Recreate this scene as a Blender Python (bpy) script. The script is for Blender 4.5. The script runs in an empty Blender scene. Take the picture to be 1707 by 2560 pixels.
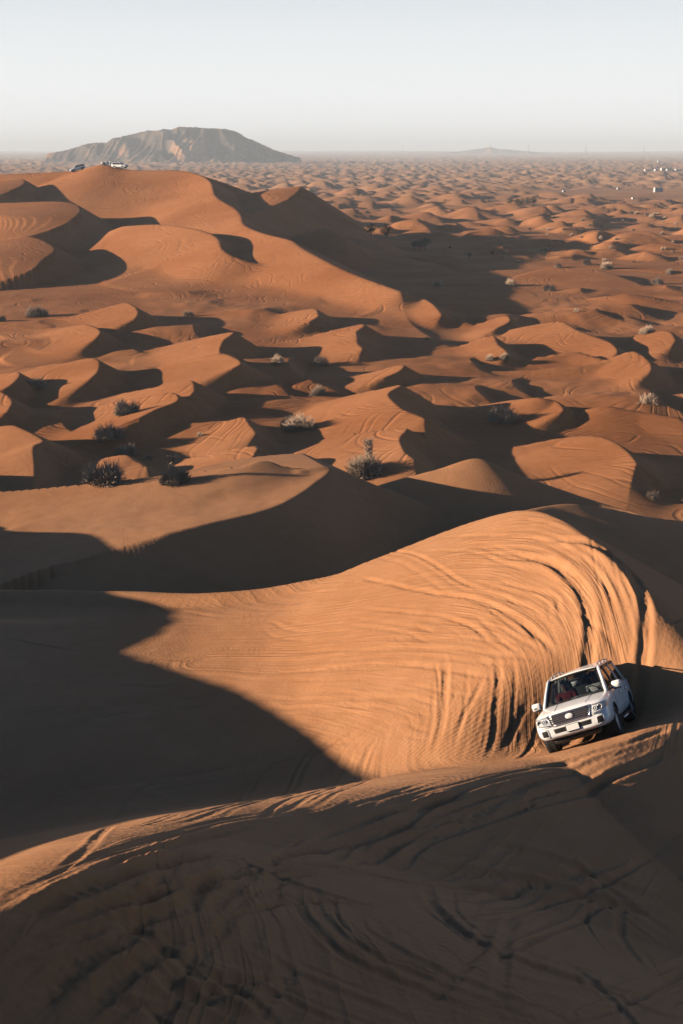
import bpy, bmesh, math, random
import numpy as np
from mathutils import Vector, Matrix, Euler

# ------------------------------------------------------------------ camera, sky, sun, exposure
sc = bpy.context.scene
CAM_Z = 27.0
FPX = 2939.0            # focal length in pixels of a 1568 x 2352 picture
CXP, CYP, HORV = 784.0, 1176.0, 348.0
PITCH = math.atan((CYP - HORV) / FPX)
cam_d = bpy.data.cameras.new('camera')
cam = bpy.data.objects.new('camera', cam_d)
sc.collection.objects.link(cam)
cam.location = (0, 0, CAM_Z)
cam.rotation_euler = (math.pi / 2 - PITCH, 0, 0)
cam_d.sensor_fit = 'VERTICAL'
cam_d.sensor_height = 36.0
cam_d.lens = 36.0 * FPX / 2352.0
cam_d.clip_start = 0.1
cam_d.clip_end = 60000
sc.camera = cam

SUN_AZ, SUN_EL = math.radians(267), math.radians(9.8)    # azimuth clockwise from the view direction (+Y)
SUN_DIR = Vector((math.sin(SUN_AZ) * math.cos(SUN_EL), math.cos(SUN_AZ) * math.cos(SUN_EL), math.sin(SUN_EL)))
world = bpy.data.worlds.new('World')
sc.world = world
world.use_nodes = True
wn = world.node_tree
wn.nodes.clear()
w_out = wn.nodes.new('ShaderNodeOutputWorld')
w_bg = wn.nodes.new('ShaderNodeBackground')
w_sky = wn.nodes.new('ShaderNodeTexSky')
w_sky.sky_type = 'NISHITA'
w_sky.sun_disc = False
w_sky.sun_elevation = SUN_EL
w_sky.sun_rotation = SUN_AZ
w_sky.altitude = 2500
w_sky.air_density = 1.0
w_sky.dust_density = 0.4
w_sky.ozone_density = 3.0
w_bg.inputs['Strength'].default_value = 0.05
# low dust haze: the clear sky pales towards the horizon
w_tc = wn.nodes.new('ShaderNodeTexCoord')
w_sep = wn.nodes.new('ShaderNodeSeparateXYZ')
wn.links.new(w_tc.outputs['Generated'], w_sep.inputs[0])
w_m1 = wn.nodes.new('ShaderNodeMath'); w_m1.operation = 'MAXIMUM'; w_m1.inputs[1].default_value = 0.0
w_sq = wn.nodes.new('ShaderNodeMath'); w_sq.operation = 'POWER'; w_sq.inputs[1].default_value = 2.0
w_m2 = wn.nodes.new('ShaderNodeMath'); w_m2.operation = 'MULTIPLY'; w_m2.inputs[1].default_value = -1 / 0.19 ** 2
w_m3 = wn.nodes.new('ShaderNodeMath'); w_m3.operation = 'EXPONENT'
wn.links.new(w_sep.outputs[2], w_m1.inputs[0]); wn.links.new(w_m1.outputs[0], w_sq.inputs[0]); wn.links.new(w_sq.outputs[0], w_m2.inputs[0]); wn.links.new(w_m2.outputs[0], w_m3.inputs[0])
w_mix = wn.nodes.new('ShaderNodeMix'); w_mix.data_type = 'RGBA'
w_mix.inputs['B'].default_value = (9.7, 9.9, 10.0, 1)
wn.links.new(w_m3.outputs[0], w_mix.inputs['Factor'])
wn.links.new(w_sky.outputs[0], w_mix.inputs['A'])
wn.links.new(w_mix.outputs['Result'], w_bg.inputs[0])
wn.links.new(w_bg.outputs[0], w_out.inputs[0])

sun_d = bpy.data.lights.new('sun', 'SUN')
sun_d.energy = 5.0
sun_d.angle = math.radians(0.53)
sun_d.color = (1.0, 0.80, 0.60)
sun = bpy.data.objects.new('sun', sun_d)
sc.collection.objects.link(sun)
sun.rotation_euler = SUN_DIR.to_track_quat('Z', 'Y').to_euler()
sun.location = SUN_DIR * 200

vs = sc.view_settings
vs.view_transform = 'Standard'
vs.look = 'None'
vs.gamma = 1.0
vs.use_curve_mapping = False
vs.exposure = 1.02
sc.cycles.use_denoising = True
sc.cycles.max_bounces = 6
sc.cycles.diffuse_bounces = 0
sc.cycles.volume_bounces = 1

# ------------------------------------------------------------------ pixel helpers (1568 x 2352 picture)
CP, SP = math.cos(PITCH), math.sin(PITCH)
def ray(u, v):
    x = (u - CXP) / FPX
    y = -(v - CYP) / FPX
    return np.array([x, CP + SP * y, -SP + CP * y])
def at_z(u, v, z):
    d = ray(u, v)
    t = (z - CAM_Z) / d[2]
    return np.array([d[0] * t, d[1] * t, z])
def at_y(u, v, y):
    d = ray(u, v)
    t = y / d[1]
    return np.array([d[0] * t, y, CAM_Z + d[2] * t])
S2P = 1568.0 / 1707.0

# ------------------------------------------------------------------ noise
_rng = np.random.RandomState(7)
_perm = _rng.permutation(512)
_gx = np.cos(np.arange(512) * 2.399963)
_gy = np.sin(np.arange(512) * 2.399963)
def _h(i, j):
    return _perm[(_perm[i & 511] + j) & 511]
def gnoise(x, y):
    xi = np.floor(x).astype(np.int64); yi = np.floor(y).astype(np.int64)
    xf = x - xi; yf = y - yi
    u = xf * xf * xf * (xf * (xf * 6 - 15) + 10)
    v = yf * yf * yf * (yf * (yf * 6 - 15) + 10)
    def g(a, b):
        k = _h(xi + a, yi + b)
        return _gx[k] * (xf - a) + _gy[k] * (yf - b)
    n0 = g(0, 0) + u * (g(1, 0) - g(0, 0))
    n1 = g(0, 1) + u * (g(1, 1) - g(0, 1))
    return (n0 + v * (n1 - n0)) * 1.5
def hash01(i, j, k):
    return _h((i + 37 * k) & 511, (j + 91 * k) & 511) / 511.0
def sstep(a, b, x):
    t = np.clip((x - a) / (b - a), 0, 1)
    return t * t * (3 - 2 * t)
def smax(a, b, k):
    h = np.clip(0.5 + 0.5 * (a - b) / k, 0, 1)
    return b + (a - b) * h + k * h * (1 - h)

# ------------------------------------------------------------------ dune primitives
def catmull(P, n=6):
    P = np.asarray(P, float)
    Q = np.vstack([2 * P[0] - P[1], P, 2 * P[-1] - P[-2]])
    out = []
    for i in range(1, len(Q) - 2):
        for t in np.linspace(0, 1, n, endpoint=False):
            a, b, c, d = Q[i - 1], Q[i], Q[i + 1], Q[i + 2]
            out.append(0.5 * ((2 * b) + (-a + c) * t + (2 * a - 5 * b + 4 * c - d) * t * t + (-a + 3 * b - 3 * c + d) * t ** 3))
    out.append(Q[-2])
    return np.array(out)
def prof(q):
    f4 = np.float32
    return np.where(q < f4(0.6), 1 - q, f4(0.16) / (np.maximum(q, f4(0.6)) - f4(0.2)))
class Ridge:
    """crest polyline (x, y, z); slope and foot level on the left and right of travel"""
    def __init__(s, pts, sl, sr, fl=0, fr=0, rnd=0.15, k=0.5, reach=60, n=0, wob=0.0, cap_by=None):
        s.P = catmull(pts, n or (12 if wob else 14))
        s.sl, s.sr, s.fl, s.fr, s.rnd, s.k, s.reach, s.wob = sl, sr, fl, fr, rnd, k, reach, wob
        s.cap_by = cap_by
        s.bb = (s.P[:, 0].min() - reach, s.P[:, 0].max() + reach, s.P[:, 1].min() - reach, s.P[:, 1].max() + reach)
    def side_h(s, zc, dd, sl, f):
        A = np.maximum(zc - f, np.float32(0.4))
        return zc - A + A * prof(sl * dd / A) - np.maximum(dd - np.float32(s.reach * 0.7), 0) * np.float32(0.5)
    def apply(s, x, y, z):
        cx, cy = 0.5 * (x.min() + x.max()), 0.5 * (y.min() + y.max())
        rad = 0.5 * math.hypot(x.max() - x.min(), y.max() - y.min()) + 2 * s.wob
        if cx + rad < s.bb[0] or cx - rad > s.bb[1] or cy + rad < s.bb[2] or cy - rad > s.bb[3]:
            return
        P = s.P
        A0, D0 = P[:-1], P[1:] - P[:-1]
        tt = np.clip(((cx - A0[:, 0]) * D0[:, 0] + (cy - A0[:, 1]) * D0[:, 1]) / (D0[:, 0] ** 2 + D0[:, 1] ** 2 + 1e-12), 0, 1)
        dc = np.hypot(A0[:, 0] + tt * D0[:, 0] - cx, A0[:, 1] + tt * D0[:, 1] - cy)
        zm = np.maximum(P[:-1, 2], P[1:, 2]); zn = np.minimum(P[:-1, 2], P[1:, 2])
        lo, hi = np.maximum(dc - rad, 0), dc + rad
        ub = np.maximum(s.side_h(zm, np.sqrt(lo * lo + s.rnd ** 2) - s.rnd, s.sl, s.fl), s.side_h(zm, np.sqrt(lo * lo + s.rnd ** 2) - s.rnd, s.sr, s.fr))
        if ub.max() < z.min() - s.k:
            return
        lb = np.minimum(s.side_h(zn, hi, s.sl, s.fl), s.side_h(zn, hi, s.sr, s.fr)).max()
        keep = np.nonzero((ub >= lb) | (lo <= dc.min() + rad))[0]
        xs, ys = x, y
        if s.wob:
            w = s.wob
            xs, ys = xs + w * gnoise(xs / 34, ys / 34 + 5.3), ys + w * gnoise(xs / 34 + 11.7, ys / 34)
        f4 = np.float32
        A, D = (P[keep] - [cx, cy, 0]).astype(f4), D0[keep].astype(f4)
        L = np.sqrt(D[:, 0] ** 2 + D[:, 1] ** 2) + f4(1e-7)
        px = (xs - cx).astype(f4)[None, :] - A[:, 0:1]
        py = (ys - cy).astype(f4)[None, :] - A[:, 1:2]
        dx, dy = D[:, 0:1], D[:, 1:2]
        t = np.clip((px * dx + py * dy) / (L * L)[:, None], 0, 1)
        ex, ey = px - t * dx, py - t * dy
        dd = np.sqrt(ex * ex + ey * ey)
        j = dd.argmin(0)
        ar = np.arange(len(xs))
        pxj, pyj = px[j, ar], py[j, ar]
        side = (D[j, 0] * pyj - D[j, 1] * pxj) / (L[j] * (dd[j, ar] + f4(1e-6)))
        zc = A[:, 2:3] + t * D[:, 2:3]
        dd = np.sqrt(dd * dd + f4(s.rnd * s.rnd)) - f4(s.rnd)
        hl = s.side_h(zc, dd, f4(s.sl), f4(s.fl)).max(0)
        hr = s.side_h(zc, dd, f4(s.sr), f4(s.fr)).max(0)
        w = 0.5 + 0.5 * np.clip(side * 2.5, -1, 1)
        h = hr + (hl - hr) * w
        if s.cap_by is not None:            # ends at the brink of another crest
            ch, cs_ = s.cap_by.slip(xs, ys)
            h = np.where(cs_ > 0, np.minimum(h, ch), h)
        z[:] = smax(h, z, s.k)
    def slip(s, xs, ys):
        """surface on the left of the crest, and the side a place lies on"""
        P = s.P; D = P[1:] - P[:-1]
        px = xs[None, :] - P[:-1, 0:1]; py = ys[None, :] - P[:-1, 1:2]
        L2 = (D[:, 0] ** 2 + D[:, 1] ** 2)[:, None]
        t = np.clip((px * D[:, 0:1] + py * D[:, 1:2]) / L2, 0, 1)
        dd = np.hypot(px - t * D[:, 0:1], py - t * D[:, 1:2])
        j = dd.argmin(0); ar = np.arange(len(xs))
        return s.side_h(P[:-1, 2:3] + t * D[:, 2:3], dd, s.sl, s.fl).max(0), D[j, 0] * py[j, ar] - D[j, 1] * px[j, ar]
def barchan(x, y, cx, cy, H, W, L, c, ang, wob=0.0, seed=0.0):
    """height above the plain of one crescent dune; the wind blows along ang"""
    ca, sa = math.cos(ang), math.sin(ang)
    a = (x - cx) * ca + (y - cy) * sa
    b = -(x - cx) * sa + (y - cy) * ca
    if wob:
        a = a + wob * gnoise(x / (wob * 6) + seed, y / (wob * 6))
        b = b + wob * gnoise(x / (wob * 6), y / (wob * 6) + seed)
    return _bar(a, b, H, W, L, c)
def _bar(a, b, H, W, L, c):
    wb = (b / W) ** 2
    def wind(aa):
        q = np.clip(1 - np.where(aa < 0, (aa / L) ** 2, (aa / (1.5 * L)) ** 2) - wb, 0, 1)
        return H * q * np.sqrt(q)
    ab = c * b * b / W
    hb = wind(ab)
    slip = hb - 0.62 * (a - ab)
    return np.maximum(np.minimum(wind(a), slip), 0)

CAR_P = (6.807, 31.300, 11.921)
CAR_R = (math.radians(24.751), math.radians(-16.465), math.radians(-110.842))     # roll, pitch, yaw
# ------------------------------------------------------------------ the dunes of the photograph
def P3(l):      # (u, v, z) picture position at a height above the plain
    return [at_z(*p) if len(p) == 3 else np.array(p[:3]) for p in l]
def PR(l):      # (u, v, y) picture position at a ground distance
    return [at_y(*p) for p in l]
BRINK = Ridge(P3([(800, 1058, 9.0), (758, 1078, 9.0), (735, 1100, 9.0), (640, 1160, 9.0), (500, 1197, 9.0), (350, 1237, 8.8), (200, 1290, 8.2), (100, 1340, 7.4), (0, 1420, 6.2)]),
          sl=0.60, sr=0.14, fl=2, fr=6.8, rnd=0.12, k=0.25, reach=15)
NEAR = [
    # spur that runs down from the camera's dune to the car
    Ridge(np.vstack([[[-15, 0, 18.6], [-10, 6, 18.7], [-6.6, 10.5, 18.5]],
          P3([(0, 2098, 18), (300, 1950, 16.0), (550, 1893, 15.0), (720, 1869, 14.5), (920, 1832, 14.05), (1110, 1795, 13.65), (1280, 1762, 13.15),
              (1400, 1722, 13.3), (1490, 1662, 13.15), (1568, 1603, 12.75), (1700, 1500, 12.2)])]),
          sl=0.55, sr=0.50, fl=3, fr=3, rnd=0.9, k=0.5, reach=28),
    # horseshoe wall of the lit bowl
    Ridge(P3([(1556, 1490, 13.0), (1533, 1440, 13.8), (1475, 1360, 14.4), (1400, 1280, 14.6), (1300, 1203, 14.5), (1215, 1173, 14.1),
              (1100, 1197, 13), (1000, 1240, 12), (900, 1283, 11), (720, 1332, 9.8), (500, 1362, 9.0), (250, 1358, 8.6), (0, 1355, 8.3), (-300, 1350, 8)]),
          sl=0.5, sr=0.60, fl=7.2, fr=2, rnd=0.2, k=0.5, reach=32),
    # second dune: brink towards the camera, back crest, right arm
    Ridge(P3([(758, 1078, 9.0), (735, 1100, 9.0), (640, 1160, 9.0), (500, 1197, 9.0), (350, 1237, 8.8), (200, 1290, 8.2), (100, 1340, 7.4), (0, 1420, 6.2)]),
          sl=0.60, sr=0.14, fl=2, fr=6.8, rnd=0.12, k=0.25, reach=15),
    Ridge(P3([(-300, 1140, 6.5), (0, 1135, 7.0), (150, 1136, 7.2), (300, 1130, 7.5), (470, 1100, 8.4), (560, 1070, 9.2), (610, 1059, 9.3), (660, 1076, 9.0), (740, 1077, 9.0)]),
          sl=0.55, sr=0.14, fl=0, fr=6, rnd=0.15, k=0.3, reach=30, cap_by=BRINK),
    Ridge(PR([(690, 1082, 72.6), (758, 1077, 73.4), (850, 1111, 73.3), (1000, 1170, 73.2), (1080, 1215, 72.6), (1180, 1290, 70)]),
          sl=0.5, sr=0.5, rnd=0.15, k=0.3, reach=30),
    # third dune
    Ridge(PR([(800, 1150, 76), (880, 1112, 76.5), (1000, 1080, 77), (1092, 1053, 77.5), (1150, 1075, 77), (1250, 1112, 76.5), (1400, 1162, 75), (1500, 1190, 73), (1650, 1240, 71)]),
          sl=0.55, sr=0.45, rnd=0.12, k=0.3, reach=25),
    Ridge(PR([(1190, 1180, 68), (1260, 1163, 70), (1330, 1160, 71), (1400, 1185, 72)]), sl=0.5, sr=0.25, fr=3, rnd=0.3, k=0.4, reach=20),
    # long spur out of the picture to the left that shades the bowl
    Ridge([(-20, -12, 25), (-27, 0, 24.2), (-31, 12.4, 21.8), (-31, 17.2, 20.1), (-31, 21, 19.0), (-31, 25.5, 17.4), (-31, 31, 15.6), (-31, 34.5, 15.0), (-31, 38.5, 14.1), (-31, 41.5, 13.25), (-31, 44.5, 12.5),
           (-31, 46.5, 12.75), (-31, 49, 12.7), (-31, 51.5, 12.2), (-31, 54.5, 12.2), (-31, 58, 12.0), (-31, 61.2, 11.4), (-31, 63.8, 10.1), (-31, 67, 9.3), (-31, 80, 7.0), (-32, 100, 3)],
          sl=0.55, sr=0.6, fl=0, fr=-6, rnd=0.6, k=0.3, reach=50),
    # the dune the camera stands on
    Ridge([(-24, -14, 26), (-8, -6, 25.2), (1.5, -1.5, 25.0), (10, -8, 24.5), (26, -14, 23)], sl=0.75, sr=0.3, fl=6, fr=0, rnd=1.0, k=0.8, reach=40),
]
HILL = [
    Ridge(PR([(-400, 402, 440), (-100, 402, 432), (0, 400, 425), (100, 396, 420), (180, 391, 415), (240, 379, 408), (310, 392, 403), (430, 397, 392), (500, 450, 355), (575, 523, 305), (660, 556, 275), (760, 600, 252), (850, 640, 236), (930, 668, 225)]),
          sl=0.5, sr=0.33, fl=-8, rnd=0.5, k=1.0, reach=100, wob=3.0),
    Ridge(PR([(300, 394, 403), (430, 399, 396), (560, 440, 388), (690, 495, 378), (800, 543, 356), (900, 590, 336), (1000, 630, 318)]),
          sl=0.42, sr=0.3, fl=-4, rnd=0.8, k=1.2, reach=90, wob=3.0),
    Ridge(PR([(-60, 440, 400), (0, 425, 400), (48, 412, 398), (58, 432, 386), (30, 462, 372)]), sl=0.6, sr=0.12, fr=14, rnd=0.4, k=0.6, reach=35, wob=2.0),
    Ridge(PR([(-100, 466, 362), (0, 466, 360), (148, 464, 350), (184, 492, 336), (172, 524, 320), (130, 546, 310)]), sl=0.6, sr=0.10, fr=4, rnd=0.4, k=0.6, reach=35, wob=2.0),
    Ridge(PR([(-100, 560, 300), (0, 560, 300), (80, 545, 300), (125, 574, 287), (116, 610, 275), (80, 650, 262), (0, 675, 254)]), sl=0.6, sr=0.10, fr=-2, rnd=0.4, k=0.6, reach=35, wob=2.0),
    Ridge(PR([(300, 520, 318), (380, 516, 308), (450, 526, 296), (490, 545, 286), (525, 582, 268), (610, 612, 260), (720, 650, 252), (840, 695, 242)]), sl=0.55, sr=0.36, rnd=0.4, k=0.8, reach=35, wob=2.0),
    Ridge(PR([(290, 650, 268), (330, 625, 272), (400, 614, 274), (462, 634, 265), (440, 668, 256)]), sl=0.6, sr=0.12, rnd=0.3, k=0.6, reach=24, wob=1.6),
    Ridge(PR([(430, 665, 250), (560, 660, 250), (630, 651, 252), (660, 672, 247), (780, 700, 240), (785, 712, 236), (700, 745, 228)]), sl=0.6, sr=0.12, rnd=0.3, k=0.6, reach=24, wob=1.6),
    Ridge(PR([(640, 438, 385), (690, 428, 385), (690, 450, 372), (672, 468, 362)]), sl=0.6, sr=0.12, rnd=0.4, k=0.6, reach=24, wob=1.6),
    Ridge(PR([(745, 522, 335), (770, 535, 330), (805, 556, 322)]), sl=0.6, sr=0.3, rnd=0.3, k=0.6, reach=18, wob=1.6),
    # lit dunes that close the shaded valley
    Ridge(PR([(930, 690, 262), (960, 662, 268), (1080, 648, 272), (1160, 655, 266), (1222, 680, 256), (1225, 695, 250)]), sl=0.5, sr=0.09, rnd=0.3, k=0.6, reach=28, wob=1.6),
    Ridge(PR([(1170, 650, 276), (1230, 625, 286), (1300, 612, 290), (1390, 622, 284), (1460, 648, 272)]), sl=0.5, sr=0.09, rnd=0.3, k=0.6, reach=28, wob=1.6),
    Ridge(PR([(880, 560, 372), (1000, 575, 362), (1120, 590, 350), (1200, 600, 340), (1290, 592, 345), (1420, 600, 336), (1700, 606, 330)]), sl=0.12, sr=0.5, rnd=0.5, k=0.8, reach=28, wob=1.2),
]
# dunes of the middle distance: crest from the left toe over the peak and down the brink (u, v in 1707-px units, height)
MIDR = [
    [(137, 800, .5), (240, 775, 2), (310, 757, 3.2), (345, 775, 2.5), (330, 800, .8)],
    [(60, 830, .6), (180, 815, 1.8), (225, 811, 2.7), (250, 830, 2.2), (235, 850, .6)],
    [(430, 872, .5), (520, 845, 2), (582, 830, 3.2), (560, 850, 2.5), (556, 880, 1.6), (575, 902, .4)],
    [(240, 940, .4), (400, 915, 1.2), (538, 884, 2.7), (592, 908, 1.3), (570, 925, .3)],
    [(110, 915, .5), (180, 905, 1.6), (235, 896, 2.5), (248, 925, 1.6), (230, 950, .4)],
    [(-80, 950, .6), (0, 937, 1.8), (42, 931, 2.4), (32, 955, 1.4), (10, 972, .3)],
    [(320, 992, .5), (420, 970, 1.6), (485, 950, 2.7), (494, 972, 1.9), (480, 992, .6)],
    [(220, 1018, .4), (340, 1002, 1.5), (400, 986, 2.4), (440, 982, 2.7), (442, 1002, 2.0), (378, 1025, 1.1), (330, 1046, .3)],
    [(-90, 1085, 1.2), (20, 1066, 2.4), (52, 1071, 2.7), (98, 1100, 2.1), (72, 1118, 1.8), (86, 1165, 1.0), (88, 1215, .2)],
    [(240, 1092, .4), (420, 1062, 1.4), (560, 1050, 2.0), (606, 1042, 2.4), (630, 1065, 1.6), (645, 1085, .5)],
    [(480, 1150, .4), (560, 1135, 1.3), (648, 1118, 2.3), (640, 1140, 1.4), (620, 1158, .3)],
    [(690, 1022, .5), (850, 1000, 1.4), (930, 975, 2.6), (998, 961, 3.5), (978, 985, 2.9), (1002, 1015, 1.8), (1060, 1045, .6)],
    [(800, 1115, .5), (930, 1086, 1.8), (1008, 1068, 3.1), (992, 1095, 2.4), (1000, 1125, 1.2), (1030, 1146, .3)],
    [(1160, 1135, .6), (1300, 1112, 1.8), (1420, 1090, 2.6), (1505, 1095, 3.1), (1570, 1130, 1.9), (1600, 1162, .5)],
    [(1190, 1018, .5), (1290, 999, 1.6), (1342, 991, 2.5), (1388, 1000, 2.0), (1412, 1022, 1.0), (1400, 1036, .3)],
    [(1220, 1048, .3), (1430, 1036, 1.3), (1517, 1016, 2.3), (1600, 1028, 1.6), (1690, 1042, .6)],
    [(1210, 842, .6), (1320, 821, 2.0), (1396, 803, 3.5), (1450, 828, 2.9), (1530, 855, 1.9), (1545, 882, .6)],
    [(1180, 935, .4), (1350, 922, 1.2), (1500, 905, 2.0), (1582, 879, 3.0), (1622, 905, 1.9), (1625, 932, .5)],
    [(1170, 918, .3), (1330, 896, 1.3), (1424, 879, 2.1), (1480, 890, 1.2), (1520, 902, .4)],
    [(890, 795, .5), (980, 766, 1.5), (1041, 743, 2.6), (1082, 762, 1.9), (1105, 786, .5)],
    [(1170, 818, .4), (1230, 801, 1.2), (1262, 789, 2.1), (1266, 806, 1.4), (1240, 826, .3)],
    [(750, 856, .5), (840, 828, 1.8), (905, 811, 3.0), (888, 835, 2.3), (892, 856, 1.2), (912, 872, .3)],
    [(1080, 886, .4), (1180, 860, 1.4), (1232, 839, 2.6), (1246, 860, 1.6), (1268, 881, .4)],
    [(890, 1184, .3), (950, 1168, 1.1), (998, 1155, 1.7), (1012, 1172, .9), (1000, 1190, .2)],
    [(830, 950, .3), (950, 926, 1.2), (1003, 913, 2.0), (992, 930, 1.1), (960, 946, .3)],
    [(180, 1170, .3), (250, 1150, 1.0), (318, 1139, 1.8), (345, 1155, 1.1), (370, 1172, .3)],
    [(-120, 1005, .6), (-60, 985, 1.8), (0, 978, 2.6), (30, 1000, 1.6), (20, 1030, .4)],
    [(1500, 860, .5), (1600, 838, 1.6), (1660, 826, 2.6), (1690, 850, 1.6), (1680, 870, .4)],
    [(620, 800, .4), (720, 780, 1.5), (780, 770, 2.3), (800, 788, 1.3), (780, 804, .3)],
]
# low crescent dunes between them: peak, height, half width, windward length, bend, wind angle (deg)
MID = [
    (1640, 990, 1.6, 9, 13, .8, 5), (1180, 905, 1.1, 9, 14, .8, 0), (830, 1010, 1.1, 8, 12, .8, 0), (120, 850, 1.1, 9, 12, .9, 0), (720, 905, 1.3, 8, 12, .8, 0),
    (700, 1065, 1.0, 8, 10, .8, 0), (1190, 975, 1.1, 8, 11, .8, 0), (1600, 960, 1.2, 8, 14, .8, 0), (1150, 800, 1.0, 8, 12, .8, 4), (1580, 770, 1.4, 9, 13, .8, 4), (150, 1040, 1.1, 8, 11, .8, 0), (1500, 780, 1.3, 9, 13, .8, 4),
    (480, 820, 1.4, 9, 13, .8, 4), (700, 960, 1.0, 8, 12, .8, 0), (1270, 960, 1.0, 8, 12, .8, 0),
]
# open gravel flat on the right, far off, where no dunes stand
def flat_mask(x, y):
    return sstep(1.0, 0.55, np.sqrt(((x - 225) / 130) ** 2 + ((y - 880) / 190) ** 2))

def base_plain(x, y):
    r = np.hypot(x, y)
    z = 1.1 * gnoise(x / 70, y / 70) + 0.35 * gnoise(x / 19 + 3, y / 19)
    z = z + 3.0 * gnoise(x / 900 + 0.3, y / 900) * sstep(500, 1500, r)
    z = z + sstep(5000, 12000, y) * (24 + 9 * gnoise(x / 1500 + 2.2, y / 4000) + 3 * gnoise(x / 420, y / 900))
    # high ground round the camera
    k = np.maximum(sstep(58, 49, y), 0.35 * sstep(90, 70, y)) * sstep(30, 8, x) * sstep(-200, -60, x)
    k = np.maximum(k, sstep(60, 20, y) * sstep(80, 10, np.abs(x)) * 0.7)
    z = z * (1 - k) + k * (8.2 + 0.25 * gnoise(x / 9, y / 9))
    # the large dune massif on the left
    m = 10.0 * np.exp(-((y - 440) / 70.0) ** 2) * sstep(15, -75, x) * np.where(y > 420, 1, 1)
    m = m + 0.5 * np.exp(-((y - 330) / 70.0) ** 2) * sstep(60, -60, x)
    z = z + m
    face = -2.6 + (y - 300) * 0.165 - 0.02 * (x + 90)
    face = np.where(y > 408, 15.2 - (y - 408) * 0.25, face) + 0.9 * gnoise(x / 26, y / 26)
    fk = sstep(-28, -62, x) * sstep(262, 310, y)
    z = np.where(fk > 0, smax(z, z + (face - z) * fk, 0.5), z)
    # hollow to the right of it
    z = z - 5.0 * np.exp(-((x - 50) / 65.0) ** 4 - ((y - 300) / 30.0) ** 2)
    return z

def cell_dunes(x, y, cell, hmin, hmax, key, thr):
    out = np.zeros_like(x)
    ci = np.floor(x / cell).astype(np.int64); cj = np.floor(y / cell).astype(np.int64)
    for di in (-1, 0, 1):
        for dj in (-1, 0, 1):
            i, j = ci + di, cj + dj
            r1, r2, r3, r4, r5, r6 = [hash01(i, j, key + q) for q in range(6)]
            on = r6 > thr
            if not on.any():
                continue
            cx = (i + 0.15 + 0.7 * r1) * cell
            cy = (j + 0.15 + 0.7 * r2) * cell
            H = hmin + (hmax - hmin) * r3 * r3
            sz = 0.62 + 0.25 * r4
            W = cell * sz * 0.75
            L = cell * sz
            ang = (r5 - 0.5) * 0.9
            ca, sa = np.cos(ang), np.sin(ang)
            a = (x - cx) * ca + (y - cy) * sa
            b = -(x - cx) * sa + (y - cy) * ca
            h = np.where(on, _bar(a, b, H, W * 1.1, L * 0.9, 0.3 + 0.4 * r4), 0)
            out = smax(out, h, 0.12)
    return out

MIDW = []
for (su, sv, Hh, W, L, c, a) in MID:
    p = at_z(su * S2P, sv * S2P, Hh)
    zb = float(base_plain(np.array([p[0]]), np.array([p[1]]))[0])
    p = at_z(su * S2P, sv * S2P, Hh + zb)
    MIDW.append((p[0], p[1], 1.15 * Hh, 1.3 * W, 1.45 * L, 0.6 * c, math.radians(a)))

MIDRR = []
for l in MIDR:
    pts = []
    pk = max(range(len(l)), key=lambda i: l[i][2])
    for i, (su, sv, h_) in enumerate(l):
        u, v = su * S2P, sv * S2P
        if i <= pk:
            p = at_z(u, v, h_)
            for _ in range(2):
                zb = float(base_plain(np.array([p[0]]), np.array([p[1]]))[0])
                p = at_z(u, v, h_ + zb)
        else:       # down the brink the crest comes towards the camera and sinks gently
            q = pts[-1]
            p = at_y(u, v, q[1] - 0.04 * q[1])
            if p[2] > q[2] - 0.2:
                p = at_z(u, v, q[2] - 0.2)
        pts.append(p)
    MIDRR.append(Ridge(pts, sl=0.62, sr=0.24, fl=-0.6, fr=-0.4, rnd=0.1, k=0.3, reach=17, n=10))

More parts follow.
